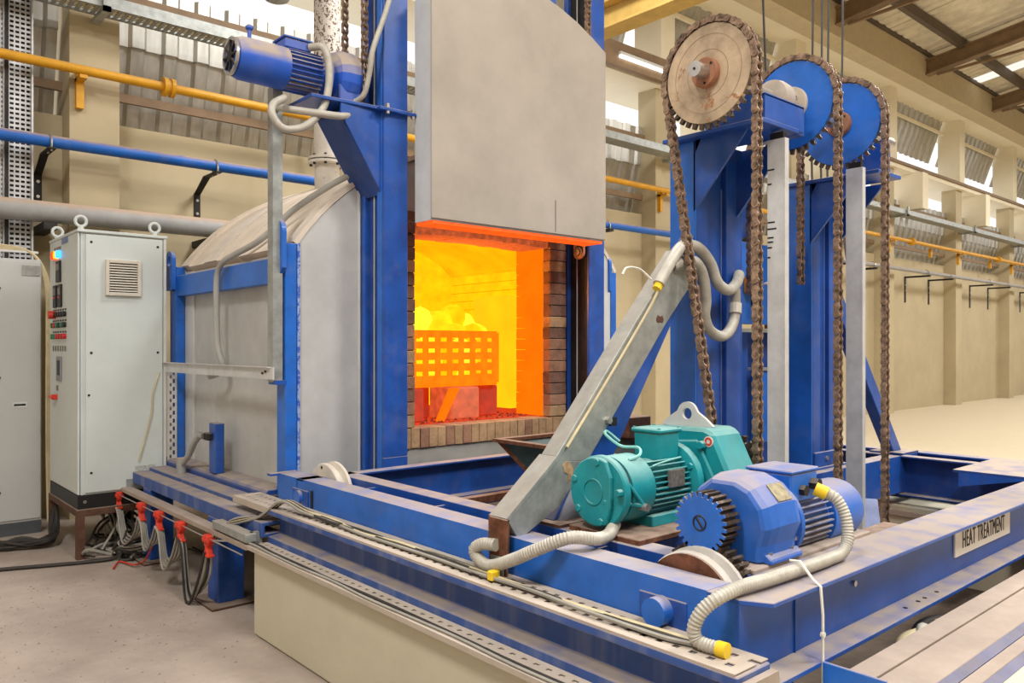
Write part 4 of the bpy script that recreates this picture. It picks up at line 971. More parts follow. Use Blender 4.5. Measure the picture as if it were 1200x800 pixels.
# lift carriage: blue plates, switch box and guides between the towers
LC = thing('lift_carriage', 'blue slotted plates of the lift carriage between the two towers', 'carriage', (4.1, 2.45, .8))
B(3.66, 3.96, 2.46, 2.475, 1.62, 2.34).build('back_plate', BLUE, LC, bevel=.002)
B(3.80, 4.17, 2.43, 2.445, 1.62, 2.07).build('front_plate', BLUE2, LC, bevel=.002)
for x in (3.76, 3.93): B(x - .006, x + .006, 2.456, 2.461, 1.9, 2.22).build('slot', DARK, LC)
B(3.90, 3.912, 2.425, 2.431, 1.72, 1.98).build('slot', DARK, LC)
MB().prism([(3.74, 2.02), (3.95, 2.1), (3.95, 2.13), (3.74, 2.05)], 'Y', 2.448, 2.46).build('strap', DARK, LC)
B(3.82, 3.92, 2.38, 2.43, 1.79, 1.875).build('limit_switch', ORANGE, LC, bevel=.004)
B(3.85, 3.89, 2.374, 2.38, 1.81, 1.86).build('switch_cover', RUST, LC); MB().cyl((3.89, 2.41, 1.64), (3.89, 2.41, 1.79), .007, 6).build('switch_lever', STEEL, LC)
B(3.72, 4.62, 2.42, 2.47, 1.575, 1.595).build('cross_angle', GALV, LC); B(4.15, 4.2, 2.42, 2.5, 1.6, 1.75).build('rust_bracket', RUST, LC)
B(4.25, 4.6, 2.43, 2.44, 1.6, 1.78).build('side_plate', BLUE, LC)
B(3.57, 4.26, 2.56, 2.575, .8, 1.58).build('rear_plate', BLUED, LC)
for x0, x1 in ((3.60, 3.72), (3.74, 3.86), (3.88, 3.98), (4.12, 4.24)): B(x0, x1, 2.5, 2.53, .8, 1.58).build('guide_channel', BLUE if x0 < 4 else BLUED, LC, bevel=.004)
B(4.0, 4.1, 2.44, 2.5, .95, 1.36).build('cylinder_guard', BLUE2, LC, bevel=.006); B(3.98, 4.12, 2.43, 2.51, 1.36, 1.375).build('guard_lid', GALV, LC)
B(3.7, 4.65, 2.44, 2.56, ZT - .02, .82).build('carriage_base', BLUED, LC)
tag(MB().tube(curve([(3.93, 2.4, 1.83), (3.75, 2.25, 1.825), (3.5, 2.05, 1.805), (3.335, 1.92, 1.79)]), .008, 6).build('signal_cable', WTAPE, smooth=True), 'pale thin cable from the orange limit switch to the silver post', 'cable')
# ================================================================ MOTORS
tm = thing('brake_motor', 'turquoise finned brake motor with terminal box and big gearbox on the deck', 'motor', (2.5, 2.04, .81))
MY, MZ = 2.02, .955
A = (1, 0, 0)
MB().lathe([(.128, 0), (.134, .006), (.134, .03), (.128, .036)], (2.205, MY, MZ), A, 40).build('brake_cover', TEAL, tm, smooth=True)
# raised plate on the cover: disc cut by two chords
pl = [(MY + .128 * cos(a), MZ + .128 * sin(a)) for a in [R(q) for q in range(-112, 113, 8)]] + [(MY - .075, MZ + .06), (MY - .075, MZ - .05)]
MB().prism(pl, 'X', 2.186, 2.206).build('cover_plate', TEAL, tm, bevel=.004)
MB()._ring(.05, .044, (2.182, MY + .01, MZ), A, .006, 24).build('cast_ring', TEAL, tm)
for a in (20, 95, 175, 255, 320):
    MB().cyl((2.18, MY + .112 * cos(R(a)), MZ + .112 * sin(R(a))), (2.21, MY + .112 * cos(R(a)), MZ + .112 * sin(R(a))), .015, 6).build('cover_bolt', TEAL, tm, bevel=.002)
MB().lathe([(.118, 0), (.118, .02)], (2.241, MY, MZ), A, 32).build('brake_gap', mat('copper_dark', (96, 70, 56), .6, .3), tm, smooth=True)
MB().lathe([(.126, 0), (.128, .006), (.128, .125), (.122, .135)], (2.26, MY, MZ), A, 40).build('brake_drum', TEAL, tm, smooth=True)
MB().bar((2.185, MY - .045, MZ - .03), (2.30, MY - .145, MZ - .045), .014, .014).build('release_lever', TEAL, tm, bevel=.003)
MB().bar((2.235, MY - .12, MZ + .04), (2.31, MY - .145, MZ - .06), .012, .012).build('release_lever', TEAL, tm, bevel=.003)
MB().cyl((2.30, MY - .16, MZ - .05), (2.30, MY - .125, MZ - .05), .016, 6).build('lever_bolt', STEEL, tm)
MB().cyl((2.395, MY, MZ), (2.62, MY, MZ), .098, 28).build('stator', TEAL, tm, smooth=True)
for i in range(34):
    a = 2 * pi * i / 34
    if 60 < math.degrees(a) < 120: continue
    MB().bar((2.395, MY + .11 * cos(a), MZ + .11 * sin(a)), (2.615, MY + .11 * cos(a), MZ + .11 * sin(a)), .005, .028, (0, cos(a), sin(a))).build('fin', TEAL, tm)
MB().prism([(MY - .06, MZ + .09), (MY + .06, MZ + .09), (MY + .066, MZ + .20), (MY - .066, MZ + .20)], 'X', 2.485, 2.615).build('terminal_box', TEAL, tm, bevel=.006)
B(2.477, 2.623, MY - .074, MY + .074, MZ + .20, MZ + .217).build('box_lid', TEAL, tm, bevel=.005)
for xx, yy in ((2.488, -.062), (2.612, -.062), (2.488, .062), (2.612, .062)): MB().cyl((xx, MY + yy, MZ + .216), (xx, MY + yy, MZ + .221), .007, 6).build('lid_screw', TEAL, tm)
B(2.47, 2.56, MY - .132, MY - .118, MZ - .0, MZ + .065).build('name_plate', TAG, tm)
B(2.40, 2.60, MY - .10, MY + .10, .806, .85).build('foot', TEAL, tm, bevel=.004)
MB().lathe([(.1, 0), (.15, .015), (.152, .03), (.152, .05), (.13, .06), (.12, .10)], (2.61, MY, MZ), A, 36).build('flange', TEAL, tm, smooth=True)
for a in (30, 100, 150, 200, 260, 330): MB().cyl((2.61, MY + .132 * cos(R(a)), MZ + .132 * sin(R(a))), (2.632, MY + .132 * cos(R(a)), MZ + .132 * sin(R(a))), .013, 6).build('flange_bolt', TEAL, tm)
gp = [(1.735, .90), (1.775, .84), (2.17, .82), (2.2, .90), (2.2, 1.12), (2.17, 1.16), (1.90, 1.165), (1.86, 1.15)]
gx = MB().prism(gp, 'X', 2.70, 2.90); gx.build('gearbox', TEAL, tm, bevel=.014)
MB().prism([(1.80, .90), (2.12, .86), (2.15, 1.10), (1.92, 1.12)], 'X', 2.685, 2.70).build('gearbox_boss', TEAL, tm, bevel=.008)
for y, z in ((1.90, 1.10), (1.79, .93), (2.14, 1.1)): MB().cyl((2.67, y, z), (2.70, y, z), .018, 6).build('gearbox_bolt', TEAL, tm, bevel=.002)
MB().cyl((2.697, 1.875, 1.115), (2.7, 1.875, 1.115), .022, 16).build('sticker', mat('sticker_white', (226, 214, 206), .5), tm)
MB()._ring(.017, .009, (2.6955, 1.875, 1.115), A, .003, 16).build('sticker_mark', RED, tm)
lgx = 2.76
lo_ = [(1.895, 1.16), (2.155, 1.16), (2.155, 1.175), (2.075, 1.225)] + [(2.025 + .05 * cos(a), 1.215 + .05 * sin(a)) for a in [pi * (.12 + .76 * i / 8) for i in range(9)]] + [(1.975, 1.225), (1.895, 1.175)]
MB().eyeplate(lo_, (2.025, 1.215), .024, 'X', lgx, lgx + .014).build('lifting_lug', mat('lug_grey_white', (206, 206, 204), .5, var=.06), tm)
MB().tube(curve([(2.44, MY + .10, MZ + .16), (2.40, MY + .13, MZ + .20), (2.37, MY + .11, MZ + .19), (2.39, MY + .05, MZ + .15), (2.40, MY - .03, MZ + .15), (2.36, MY - .07, MZ + .13), (2.31, MY - .06, MZ + .115)]), .006, 6).build('brake_wire', mat('pale_turquoise_wire', (130, 196, 190), .5), tm, smooth=True)
MB().tube(curve([(2.405, MY - .095, MZ + .085), (2.5, MY - .085, MZ + .094), (2.6, MY - .08, MZ + .10)]), .004, 6).build('brake_wire', mat('pale_turquoise_wire', (130, 196, 190), .5), tm)
tag(MB().tube(curve([(2.24, 1.97, .835), (2.16, 1.93, .815), (2.05, 1.89, .825), (1.95, 1.92, .84), (1.89, 2.02, .79), (1.872, 2.13, .735), (1.868, 2.25, .69), (1.868, 2.32, .705), (1.868, 2.34, .735), (1.875, 2.30, .76), (1.89, 2.24, .765)], 6), .024, 12, rib=(.011, .0025)).build('flexible_hose', HOSE, smooth=True),
    'ribbed grey hose from the turquoise motor curling over the outer beam', 'hose')
tag(B(1.82, 1.86, 2.18, 2.21, .655, .69).build('yellow_tie', YCAP, bevel=.004), 'small yellow tie around the cables under the curled hose', 'tie')

bm_ = thing('travel_gearmotor', 'blue gear motor with a toothed pinion and yellow-capped hose at the deck corner', 'motor', (2.5, 1.5, .80))
BY, BZ, GZ = 1.49, .875, .905
MB().gear((2.165, 1.535, GZ + .02), A, .1, .084, .075, 26, tip=.42).build('pinion', TEETH, bm_)
MB().gear((2.160, 1.535, GZ + .02), A, .0995, .0845, .006, 26, tip=.42).build('pinion_face', BLUE2, bm_)
MB()._ring(.026, .022, (2.157, 1.535, GZ + .02), A, .004, 18).build('shaft_end', DARK, bm_)
MB().bar((2.158, 1.535 - .012, GZ + .005), (2.158, 1.535 + .012, GZ + .035), .006, .004, (1, 0, 0)).build('shaft_key', DARK, bm_)
MB().cyl((2.24, 1.535, GZ + .02), (2.27, 1.535, GZ + .02), .06, 24).build('shaft_boss', BLUEG, bm_, smooth=True)
# gearbox housing: faceted casting that widens to a foot
gpo = [(1.37, .80), (1.365, .86), (1.345, .92), (1.36, .99), (1.41, 1.045), (1.47, 1.068), (1.57, 1.068), (1.635, 1.02), (1.655, .93), (1.635, .86), (1.63, .80)]
m = MB(); n = len(gpo); vs = []
for x, k in ((2.262, .86), (2.29, .97), (2.33, 1.0), (2.44, 1.0), (2.475, .95)): vs += [(x, 1.50 + (y - 1.50) * k, .80 + (z - .80) * (k if k > .9 else .93)) for y, z in gpo]
fs = [(q * n + i, q * n + (i + 1) % n, (q + 1) * n + (i + 1) % n, (q + 1) * n + i) for q in range(4) for i in range(n)] + [tuple(range(n - 1, -1, -1)), tuple(4 * n + i for i in range(n))]
m.add(vs, fs).build('gearbox', BLUEG, bm_, bevel=.008)
MB().prism([(1.35, .80), (1.65, .80), (1.65, .815), (1.63, .83), (1.37, .83), (1.35, .815)], 'X', 2.285, 2.48).build('gearbox_foot', BLUEG, bm_, bevel=.004)
for y in (1.375, 1.625):
    for x in (2.31, 2.44): MB().cyl((x, y, .80), (x, y, .835), .012, 6).build('foot_bolt', STEEL, bm_)
MB().bar((2.345, 1.383, 1.0195), (2.43, 1.383, 1.0195), .003, .066, (0, .67, .74)).build('rating_plate', mat('worn_rating_plate', (150, 140, 112), .5, .3, var=.3, scale=40), bm_)
MB().lathe([(.09, 0), (.136, .012), (.138, .03), (.105, .045), (.1, .08)], (2.47, BY, BZ + .02), A, 36).build('flange', BLUEG, bm_, smooth=True)
for a in range(20, 380, 60): MB().cyl((2.462, BY + .12 * cos(R(a)), BZ + .02 + .12 * sin(R(a))), (2.484, BY + .12 * cos(R(a)), BZ + .02 + .12 * sin(R(a))), .01, 6).build('flange_bolt', STEEL, bm_)
MB().cyl((2.53, BY, BZ), (2.77, BY, BZ), .086, 28).build('stator', BLUEG, bm_, smooth=True)
for i in range(30):
    a = 2 * pi * i / 30
    if 65 < math.degrees(a) < 115: continue
    MB().bar((2.55, BY + .096 * cos(a), BZ + .096 * sin(a)), (2.76, BY + .096 * cos(a), BZ + .096 * sin(a)), .005, .024, (0, cos(a), sin(a))).build('fin', mat('fin_blue_grey', (110, 124, 165), .5, dust=.8), bm_)
MB().lathe([(.1, 0), (.112, .0), (.114, .01), (.114, .20), (.108, .225), (.09, .235)], (2.77, BY, BZ), A, 36).build('fan_cowl', BLUEG, bm_, smooth=True)
for a in (50, 130): MB().cyl((2.80, BY + .112 * cos(R(a)), BZ + .112 * sin(R(a))), (2.80, BY + .119 * cos(R(a)), BZ + .119 * sin(R(a))), .008, 6).build('cowl_screw', STEEL, bm_)
B(2.50, 2.68, BY - .085, BY + .085, BZ + .085, BZ + .185).build('terminal_box', BLUE2, bm_, bevel=.006)
B(2.495, 2.685, BY - .09, BY + .09, BZ + .185, BZ + .197).build('box_lid', BLUEG, bm_, bevel=.004)
MB().cyl((2.64, BY - .085, BZ + .14), (2.64, BY - .115, BZ + .14), .022, 6).build('cable_gland', DARK, bm_); MB().cyl((2.57, BY - .085, BZ + .125), (2.57, BY - .105, BZ + .125), .02, 6).build('cable_gland', DARK, bm_)
hp = [(2.575, 1.345, 1.005), (2.60, 1.30, .985), (2.61, 1.27, .93), (2.60, 1.255, .86), (2.555, 1.25, .82), (2.46, 1.25, .812), (2.33, 1.245, .815), (2.18, 1.25, .815), (2.08, 1.255, .815), (1.98, 1.265, .815), (1.90, 1.28, .80), (1.86, 1.31, .765), (1.845, 1.33, .715), (1.85, 1.325, .68), (1.855, 1.295, .671), (1.86, 1.255, .671)]
h = MB().tube(curve(hp, 6), .0205, 12, rib=(.011, .0026)).build('flexible_hose', HOSE, smooth=True)
tag(h, 'ribbed grey hose from the blue gear motor draped over the deck corner', 'hose')
MB().cyl((2.57, 1.355, 1.012), (2.585, 1.32, .997), .023, 14).build('yellow_sleeve', YCAP, h, smooth=True)
_o = MB().cyl((1.859, 1.262, .671), (1.862, 1.232, .671), .022, 14).build('yellow_sleeve', YCAP, h, smooth=True)
tag(MB().tube([(2.255, 1.27, .84), (2.25, 1.235, .845), (2.245, 1.19, .80), (2.243, 1.165, .785), (2.243, 1.158, .70), (2.243, 1.158, .40)], .0045, 6).cyl((2.243, 1.153, .645), (2.243, 1.163, .645), .009, 8).build('tie_string', WTAPE), 'white string tying the hose, hanging down the front beam', 'string')
# sign
sg = thing('sign', 'white HEAT TREATMENT sign plate on the blue front beam', 'sign', (3.835, 1.245, .63))
B(3.505, 4.168, 1.242, 1.2495, .632, .752).build('plate', PLATE, sg, bevel=.001)
tc = bpy.data.curves.new('lettering', 'FONT'); tc.body = 'HEAT TREATMENT'; tc.align_x = 'CENTER'; tc.align_y = 'CENTER'; tc.size = .098; tc.extrude = .0012
tc.offset = 0; tc.space_character = 1.12; tmp = bpy.data.objects.new('lettering', tc); tme = bpy.data.meshes.new_from_object(tmp); bpy.data.objects.remove(tmp); tme.materials.clear(); tme.materials.append(INK)
to = link(tme, 'lettering', (3.836, 1.2412, .690), sg, rot=(R(90), 0, 0)); to.scale = (.57, 1.02, 1)
# ---------------------------------------------------------------- dusty step beam in the front corner
sb = thing('step_beam', 'dust-covered flat step of steel strips below the front beam', 'step beam', (3.6, .9, .3))
B(2.24, 6.5, 1.022, 1.10, .535, .55).build('strip', DUSTB, sb, bevel=.002)
B(2.24, 6.5, .895, 1.018, .533, .546).build('strip', DUSTB, sb, bevel=.002)
MB().prism([(.893, .546), (.893, .53), (.862, .53), (.862, .538)], 'X', 2.26, 6.5).build('blue_edge', STEPB, sb)
B(2.26, 6.5, .817, .861, .525, .538).build('strip', DUSTB, sb, bevel=.002)
MB().prism([(.816, .536), (.816, .52), (.786, .52), (.786, .528)], 'X', 2.26, 6.5).build('blue_edge', STEPB, sb)
B(2.26, 6.5, .55, .785, .515, .528).build('strip', PLINTH, sb)
B(2.235, 2.245, .97, 1.155, .25, .568).build('end_plate', BLUE2, sb, bevel=.002)
B(2.26, 6.5, .6, 1.05, .02, .43).build('support', DARK, sb)
t = thing('pit_hose', 'pile of tan and grey hoses lying in the gap under the front beam', 'hoses', (2.9, 1.2, .25), None)
for q, (pts, mm, r) in enumerate([
    ([(2.5, 1.2, .3), (2.7, 1.16, .36), (2.85, 1.22, .40), (3.0, 1.15, .42), (3.1, 1.2, .40), (3.05, 1.26, .34), (2.9, 1.22, .32)], BEIGE, .03),
    ([(2.35, 1.18, .28), (2.5, 1.22, .34), (2.7, 1.2, .36), (2.82, 1.15, .33)], mat('tan_hose', (170, 136, 84), .6, var=.2), .032),
    ([(2.6, 1.25, .28), (2.8, 1.16, .42), (2.95, 1.2, .43), (3.02, 1.18, .36)], HOSE, .02),
    ([(2.3, 1.16, .34), (2.42, 1.2, .36), (2.5, 1.14, .34), (2.6, 1.2, .30)], HOSE, .015),
    ([(2.32, 1.14, .30), (2.45, 1.16, .40), (2.6, 1.14, .42), (2.75, 1.2, .38)], mat('tan_hose', (170, 136, 84), .6), .024),
    ([(2.9, 1.14, .3), (3.0, 1.24, .40), (3.2, 1.2, .40), (3.3, 1.16, .3)], CABLED, .02)]):
    MB().tube(curve([(a, b - .05, c + .07) for a, b, c in pts]), r, 10).build('hose', mm, t, smooth=True)
MB().box(2.25, 3.6, 1.13, 1.3, .15, .26).build('hose_shelf', DARK, t)
bt = thing('corner_clamp', 'dusty steel clamp block and bolt under the deck corner by the runway beam', 'clamp', (2.0, 1.16, .5))
MB().prism([(1.79, .469), (2.16, .469), (2.16, .50), (1.96, .50), (1.94, .63), (1.79, .63)], 'Y', 1.125, 1.148).build('clamp_plate', DUSTB, bt)
MB().tube(curve([(2.02, 1.12, .52), (2.06, 1.11, .535), (2.11, 1.10, .475)]), .006, 6).build('wire', WTAPE, bt); MB().cyl((2.02, 1.13, .495), (2.02, 1.13, .53), .014, 6).build('bolt', STEEL, bt)
# ---------------------------------------------------------------- rusty trough in front of the mouth
sk = thing('scrap_trough', 'rust-rimmed tapering steel trough standing in the deck before the furnace mouth', 'trough', (3.35, 3.0, .72))
def hull(o):  # o: outer top rect, bottom rect
    (a, b, c, d, z1), (e, f, g, h, z0) = o
    return [(a, c, z1), (b, c, z1), (b, d, z1), (a, d, z1), (e, g, z0), (f, g, z0), (f, h, z0), (e, h, z0)]
v = hull(((3.08, 3.75, 2.45, 3.62, .93), (3.16, 3.67, 2.55, 3.42, .74)))
MB().add(v, [(4, 5, 6, 7), (0, 1, 5, 4), (1, 2, 6, 5), (2, 3, 7, 6), (3, 0, 4, 7)]).build('trough_shell', mat('trough_teal_grey', (64, 88, 92), .6, var=.25, dust=.2), sk)
m = MB().box(3.05, 3.10, 2.42, 3.65, .925, .945).box(3.73, 3.78, 2.42, 3.65, .925, .945).box(3.1, 3.73, 2.42, 2.47, .925, .945).box(3.1, 3.73, 3.60, 3.65, .925, .945)
m.build('rim', RUST, sk); m = MB().bar((3.085, 3.62, .93), (3.165, 3.42, .74), .03, .02, (1, 0, 0)); m.bar((3.155, 2.5, .745), (3.155, 3.42, .745), .03, .03); m.build('edge_angle', RUST, sk)
for y in (2.6, 3.3): B(3.3, 3.55, y - .04, y + .04, .02, .74).build('leg', DARK, sk)
sx = thing('rusty_box', 'small dark rusty open box resting on the trough rim', 'box', (3.75, 3.2, .945))
B(3.66, 3.86, 3.1, 3.3, .945, 1.07).build('body', RUSTD, sx, bevel=.004)
# ================================================================ CABINETS
cb = thing('control_cabinet', 'tall pale grey control cabinet with fan vent and panel of lamps and buttons', 'cabinet', (1.69, 6.63, .36))
B(1.405, 1.98, 6.20, 7.06, .445, 2.305).build('body', CABP, cb, bevel=.004)
B(1.385, 1.40, 6.195, 7.065, .45, 2.30).build('door', CABP, cb, bevel=.004)
B(1.435, 1.955, 6.186, 6.20, .46, 2.29).build('side_panel', CABP, cb, bevel=.003)
B(1.38, 1.99, 6.18, 7.07, 2.30, 2.322).build('top', CABP, cb, bevel=.004)
B(1.962, 1.982, 6.185, 6.20, .45, 2.30).build('corner_strip', WHITEP, cb, bevel=.002)
B(1.385, 1.985, 6.19, 7.06, .35, .445).build('plinth', BLACK, cb, bevel=.003)
for x, z in ((1.47, 2.235), (1.92, 2.235), (1.47, 1.45), (1.92, 1.45), (1.47, .60), (1.455, 1.15)): MB().cyl((x, 6.183, z), (x, 6.187, z), .009, 10).build('lock', DARK, cb)
MB().cyl((1.43, 6.186, .40), (1.43, 6.19, .40), .012, 10).build('lock', STEEL, cb)
for x, y in ((1.42, 6.26), (1.92, 6.26), (1.42, 6.98), (1.92, 6.98)):
    o = MB(); o.tube([(x + .036 * cos(2 * pi * i / 16), y, 2.385 + .036 * sin(2 * pi * i / 16)) for i in range(17)], .011, 8).cyl((x, y, 2.32), (x, y, 2.352), .02, 10)
    o.build('lifting_eye', CABP, cb, smooth=True)
vn = MB().box(1.56, 1.585, 6.165, 6.187, 1.86, 2.12).box(1.775, 1.80, 6.165, 6.187, 1.86, 2.12).box(1.585, 1.775, 6.165, 6.187, 2.095, 2.12).box(1.585, 1.775, 6.165, 6.187, 1.86, 1.885).build('vent_frame', mat('vent_plastic', (204, 198, 186), .5, var=.05), cb, bevel=.003)
B(1.585, 1.775, 6.183, 6.186, 1.885, 2.095).build('vent_filter', mat('vent_dark', (70, 62, 56), .9), vn)
for i in range(11):
    z = 1.893 + i * .0185; MB().prism([(6.168, z), (6.171, z), (6.183, z + .012), (6.18, z + .012)], 'X', 1.585, 1.775).build('louvre_slat', _M['vent_plastic'], vn)
# instruments on the door
def dot(y, z, r, m, nm, w=.012): MB().cyl((1.385 - w, y, z), (1.387, y, z), r, 12).build(nm, m, cb)
LR, LA, LB = glow('lamp_red', (255, 60, 30), 1.6, var=0), glow('lamp_amber', (255, 170, 40), 1.6, var=0), glow('lamp_blue', (60, 170, 255), 1.8, var=0)
for y, m in ((6.87, LR), (6.79, LA), (6.71, LB)): dot(y, 2.186, .03, m, 'signal_lamp', .03); B(1.378, 1.386, y - .02, y + .02, 2.225, 2.245).build('lamp_label', TAG, cb)
B(1.381, 1.386, 6.47, 6.66, 2.255, 2.305 - .01).build('badge', mat('badge_blue', (120, 136, 176), .4), cb)
def meter(y, z, w, h):
    o = B(1.372, 1.387, y - w / 2, y + w / 2, z - h / 2, z + h / 2).build('meter', BLACK, cb, bevel=.003)
    B(1.369, 1.373, y - w * .35, y + w * .35, z + h * .05, z + h * .35).build('display', TAG, o)
    B(1.369, 1.373, y - w * .1, y + w * .35, z - h * .1, z - h * .02).build('readout', RED, o) if w < .12 else None
meter(6.75, 2.06, .13, .16); meter(6.86, 1.875, .10, .17); meter(6.70, 1.875, .10, .17)
for j, (z, ms) in enumerate(((1.735, [BLACK] * 6), (1.655, [GREENB, REDB, GREENB, BLACK, GREENB, BLACK]), (1.57, [GREENB, GREENB, REDB, REDB, REDB, REDB]))):
    for i in range(6):
        y = 6.93 - i * .077
        dot(y, z, .02, ms[i], 'push_button', .022); B(1.382, 1.386, y - .022, y + .022, z + .028, z + .04).build('button_label', BLACK, cb)
for i in range(6): B(1.378, 1.386, 6.93 - i * .077 - .01, 6.93 - i * .077 + .01, 1.46, 1.50).build('toggle_switch', TAG, cb)
o = B(1.372, 1.387, 6.66, 6.80, 1.235, 1.42).build('controller', mat('controller_grey', (130, 134, 140), .5), cb, bevel=.004); B(1.369, 1.373, 6.68, 6.75, 1.28, 1.39).build('screen', BLACK, o)
dot(6.87, 1.735, .03, RED, 'emergency_stop', .05)
B(1.35, 1.387, 6.81, 6.86, 1.09, 1.13).build('door_handle', RED, cb, bevel=.004); B(1.345, 1.36, 6.80, 6.93, 1.10, 1.12).build('main_switch', RED, cb, bevel=.004); B(1.38, 1.387, 6.78, 6.83, 1.16, 1.20).build('switch_plate', TAG, cb)
B(1.76, 1.90, 6.183, 6.1865, .56, .62).build('faded_sticker', mat('faded_sticker', (176, 180, 176), .6, var=.35, scale=60), cb)
cs = thing('cabinet_stand', 'rusty brown angle-iron stand under the control cabinet', 'stand', (1.69, 6.6, 0))
m = MB().box(1.375, 1.99, 6.17, 6.21, .30, .35).box(1.375, 1.99, 7.03, 7.07, .30, .35).box(1.375, 1.415, 6.21, 7.03, .30, .35).box(1.95, 1.99, 6.21, 7.03, .30, .35); m.build('top_frame', RUSTD, cs, bevel=.003)
for x in (1.375, 1.94):
    for y in (6.17, 7.02): MB().prism([(x, y), (x + .05, y), (x + .05, y + .008), (x + .008, y + .008), (x + .008, y + .05), (x, y + .05)], 'Z', 0, .30).build('leg', RUSTD, cs)
gb = thing('grey_cabinet', 'plain grey steel cabinet cut off at the edge, standing on a black plinth', 'cabinet', (.95, 7.5, 0))
B(.55, 1.372, 7.31, 7.63, .10, 2.19).build('body', mat('grey_cabinet_paint', (188, 190, 190), .5, var=.03, scale=2), gb, bevel=.004)
B(.57, 1.365, 7.298, 7.312, .12, 2.17).build('door', _M['grey_cabinet_paint'], gb, bevel=.003)
B(.55, 1.372, 7.31, 7.63, 0, .10).build('plinth', mat('plinth_grey', (82, 86, 92), .6), gb)
B(1.235, 1.36, 7.292, 7.299, 2.06, 2.14).build('top_latch', GALV, gb); o = B(1.17, 1.27, 7.294, 7.299, 1.01, 1.055).build('label_plate', WHITEP, gb); B(1.18, 1.26, 7.292, 7.2945, 1.025, 1.04).build('label_line', BLACK, o)
for z in (.35, 1.25, 1.95): MB().cyl((1.08, 7.29, z), (1.08, 7.299, z), .012, 8).build('lock', DARK, gb)
t = thing('riser_cables', 'beige cables dropping between the two cabinets', 'cables', (1.42, 7.3, .3))
for q in range(4):
    MB().tube(curve([(.8, 7.45, 2.27 + q * .012), (1.1, 7.4, 2.27 + q * .01), (1.32, 7.36, 2.24), (1.405 + q * .008, 7.33, 2.0), (1.41 + q * .01, 7.3, 1.6), (1.405 + q * .012, 7.28, 1.2), (1.41 + q * .01, 7.3, .6), (1.4 + q * .01, 7.2, .1)]), .011, 6).build('cable', BEIGE, t, smooth=True)
B(.5, 1.36, 7.36, 7.40, 2.245, 2.262).build('cable_shelf', WHITEP, t)
# crumbs of scale and swept dirt
m = MB(); rn = random.Random(5)
for i in range(900):
    a_, b_ = rn.random(), rn.random()
    x = -.2 + 1.85 * a_ + rn.gauss(0, .1); y = 5.9 - 2.1 * b_ + rn.gauss(0, .3)
    if x > 1.66: continue
    q = rn.choice((.003, .003, .004, .005, .006, .009)); h = q * rn.uniform(.5, 1)
    m.add([(x - q, y - q * .5, 0), (x + q, y - q * .3, 0), (x, y + q, 0), (x + q * .2, y, h)], [(0, 1, 3), (1, 2, 3), (2, 0, 3)])
o = tag(m.build('floor_debris', mat('floor_crumbs', (150, 134, 122), .95, var=.35, scale=30), kind='stuff'), 'crumbs of scale and swept dirt scattered over the dusty floor', 'debris')
# cables on the floor
t = thing('cable_heap', 'tangled heap of grey cables on the floor under the control cabinet', 'cables', (1.75, 6.4, 0))
m = MB(); m2 = MB()
for q in range(30):
    rn = random.Random(q + 70); x, y = 1.75 + rn.uniform(-.15, .2), 6.3 + rn.uniform(-.3, .5)
    pts = [(rn.uniform(1.6, 1.9), rn.uniform(6.3, 6.9), .30), (x, y, rn.uniform(.1, .22))]
    for s in range(5): x += rn.uniform(-.16, .16); y += rn.uniform(-.2, .12); pts.append((x, y, rn.uniform(.01, .09)))
    (m if q % 3 else m2).tube(curve(pts, 5), rn.choice((.007, .009, .011)), 6)
m.build('cables', CABLED, t, smooth=True, kind='stuff'); m2.build('cables', CABLE, t, smooth=True, kind='stuff')
m = MB()
for q in range(4):
    r = .16 + q * .008; m.tube([(1.80 + r * cos(a), 6.05 + r * .8 * sin(a), .03 + q * .022 + .01 * sin(3 * a)) for a in [2 * pi * i / 24 for i in range(25)]], .008, 6)
tag(m.build('cable_coil', CABLE, smooth=True), 'flat coil of grey cable on the floor beside the blue beam leg', 'cable')
t = thing('cable_heap', 'bundle of dark cables running over the floor before the grey cabinet', 'cables', (1.1, 6.9, 0))
m = MB()
for q in range(12):
    rn = random.Random(q + 7); pts = [(1.42, 7.1 + rn.uniform(-.1, .1), .3), (1.38 + rn.uniform(-.03, .03), 6.9, .1)]
    x = 1.32
    while x > .5: pts.append((x, 6.72 + .35 * (1.32 - x) + rn.uniform(-.07, .07), .02 + rn.uniform(0, .07))); x -= .17
    m.tube(curve(pts, 5), .012, 6)
m.build('cables', CABLED, t, smooth=True, kind='stuff')
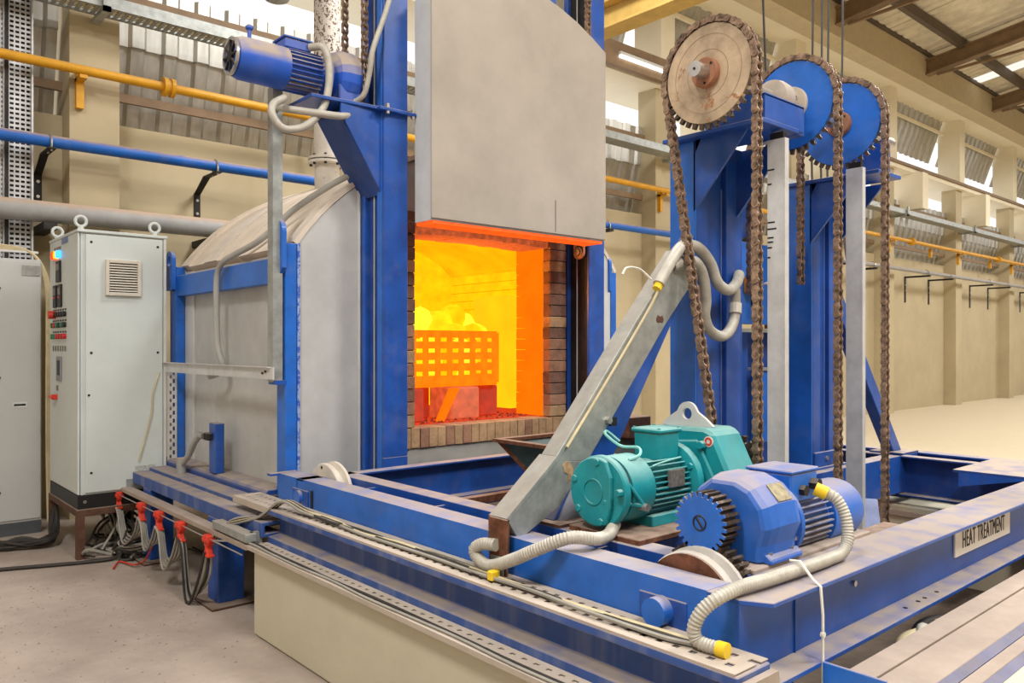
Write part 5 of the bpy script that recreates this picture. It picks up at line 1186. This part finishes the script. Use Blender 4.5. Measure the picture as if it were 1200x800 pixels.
tag(MB().tube(curve([(.5, 6.2, .014), (.85, 6.22, .014), (1.15, 6.12, .014), (1.4, 6.03, .014), (1.58, 6.0, .02), (1.7, 6.1, .05)]), .013, 8).build('floor_cable', CABLED, smooth=True), 'single dark cable lying across the floor in front of both cabinets', 'cable')
tag(MB().tube(curve([(1.50, 5.75, .012), (1.58, 5.9, .012), (1.62, 5.72, .02), (1.7, 5.75, .03), (1.68, 5.5, .2), (1.66, 5.36, .3)]), .006, 6).build('red_cable', RED, smooth=True), 'thin red cable trailing from the clips onto the floor', 'cable')
tag(MB().tube(curve([(1.93, 6.18, 1.3), (1.88, 6.17, 1.15), (1.87, 6.17, 1.0), (1.82, 6.17, .8), (1.78, 6.17, .66)]), .005, 6).build('thin_wire', BEIGE, smooth=True), 'thin beige wire hanging down the side of the control cabinet', 'wire')
# ---------------------------------------------------------------- things hanging from the roof
for i, (x, y, z) in enumerate(((4.95, 3.0, 2.6), (5.66, 3.0, 2.5), (5.80, 3.0, 2.5), (5.90, 3.0, 2.5), (6.13, 3.0, 2.5))):
    tag(MB().tube(curve([(x, y, 8.2), (x + .01, y, 5.6), (x, y, 4.2), (x + (.12 if i == 0 else 0), y, z), (x - .1, y - .2, 1.6)]), .008, 6).build('hanging_wire', CABLED, smooth=True),
        ['thin dark wire hanging beside the bare brown sprocket', 'first thin wire hanging behind the middle blue sprocket', 'second thin wire hanging behind the middle blue sprocket', 'third thin wire hanging just behind the middle sprocket\'s rim', 'thin wire hanging behind the farthest blue sprocket'][i], 'wire', 'wires hanging from the roof')
for (x, y, z, l) in ((3.0, 6.5, 4.46, 'dusty high bay lamp hanging above the hoist motor'), (6.2, 3.0, 4.3, 'high bay lamp hanging at the top over the far sprocket')):
    t = thing('high_bay_lamp', l, 'lamp', (x, y, z), 'high bay lamps')
    MB().lathe([(.03, 0), (.10, .03), (.14, .10), (.15, .16), (.06, .22), (.05, .34)], (x, y, z), (0, 0, 1), 24).build('shade', GALV, t, smooth=True)
    MB().cyl((x, y, z + .33), (x, y, z + 3.4), .01, 8).build('hanger', DARK, t)
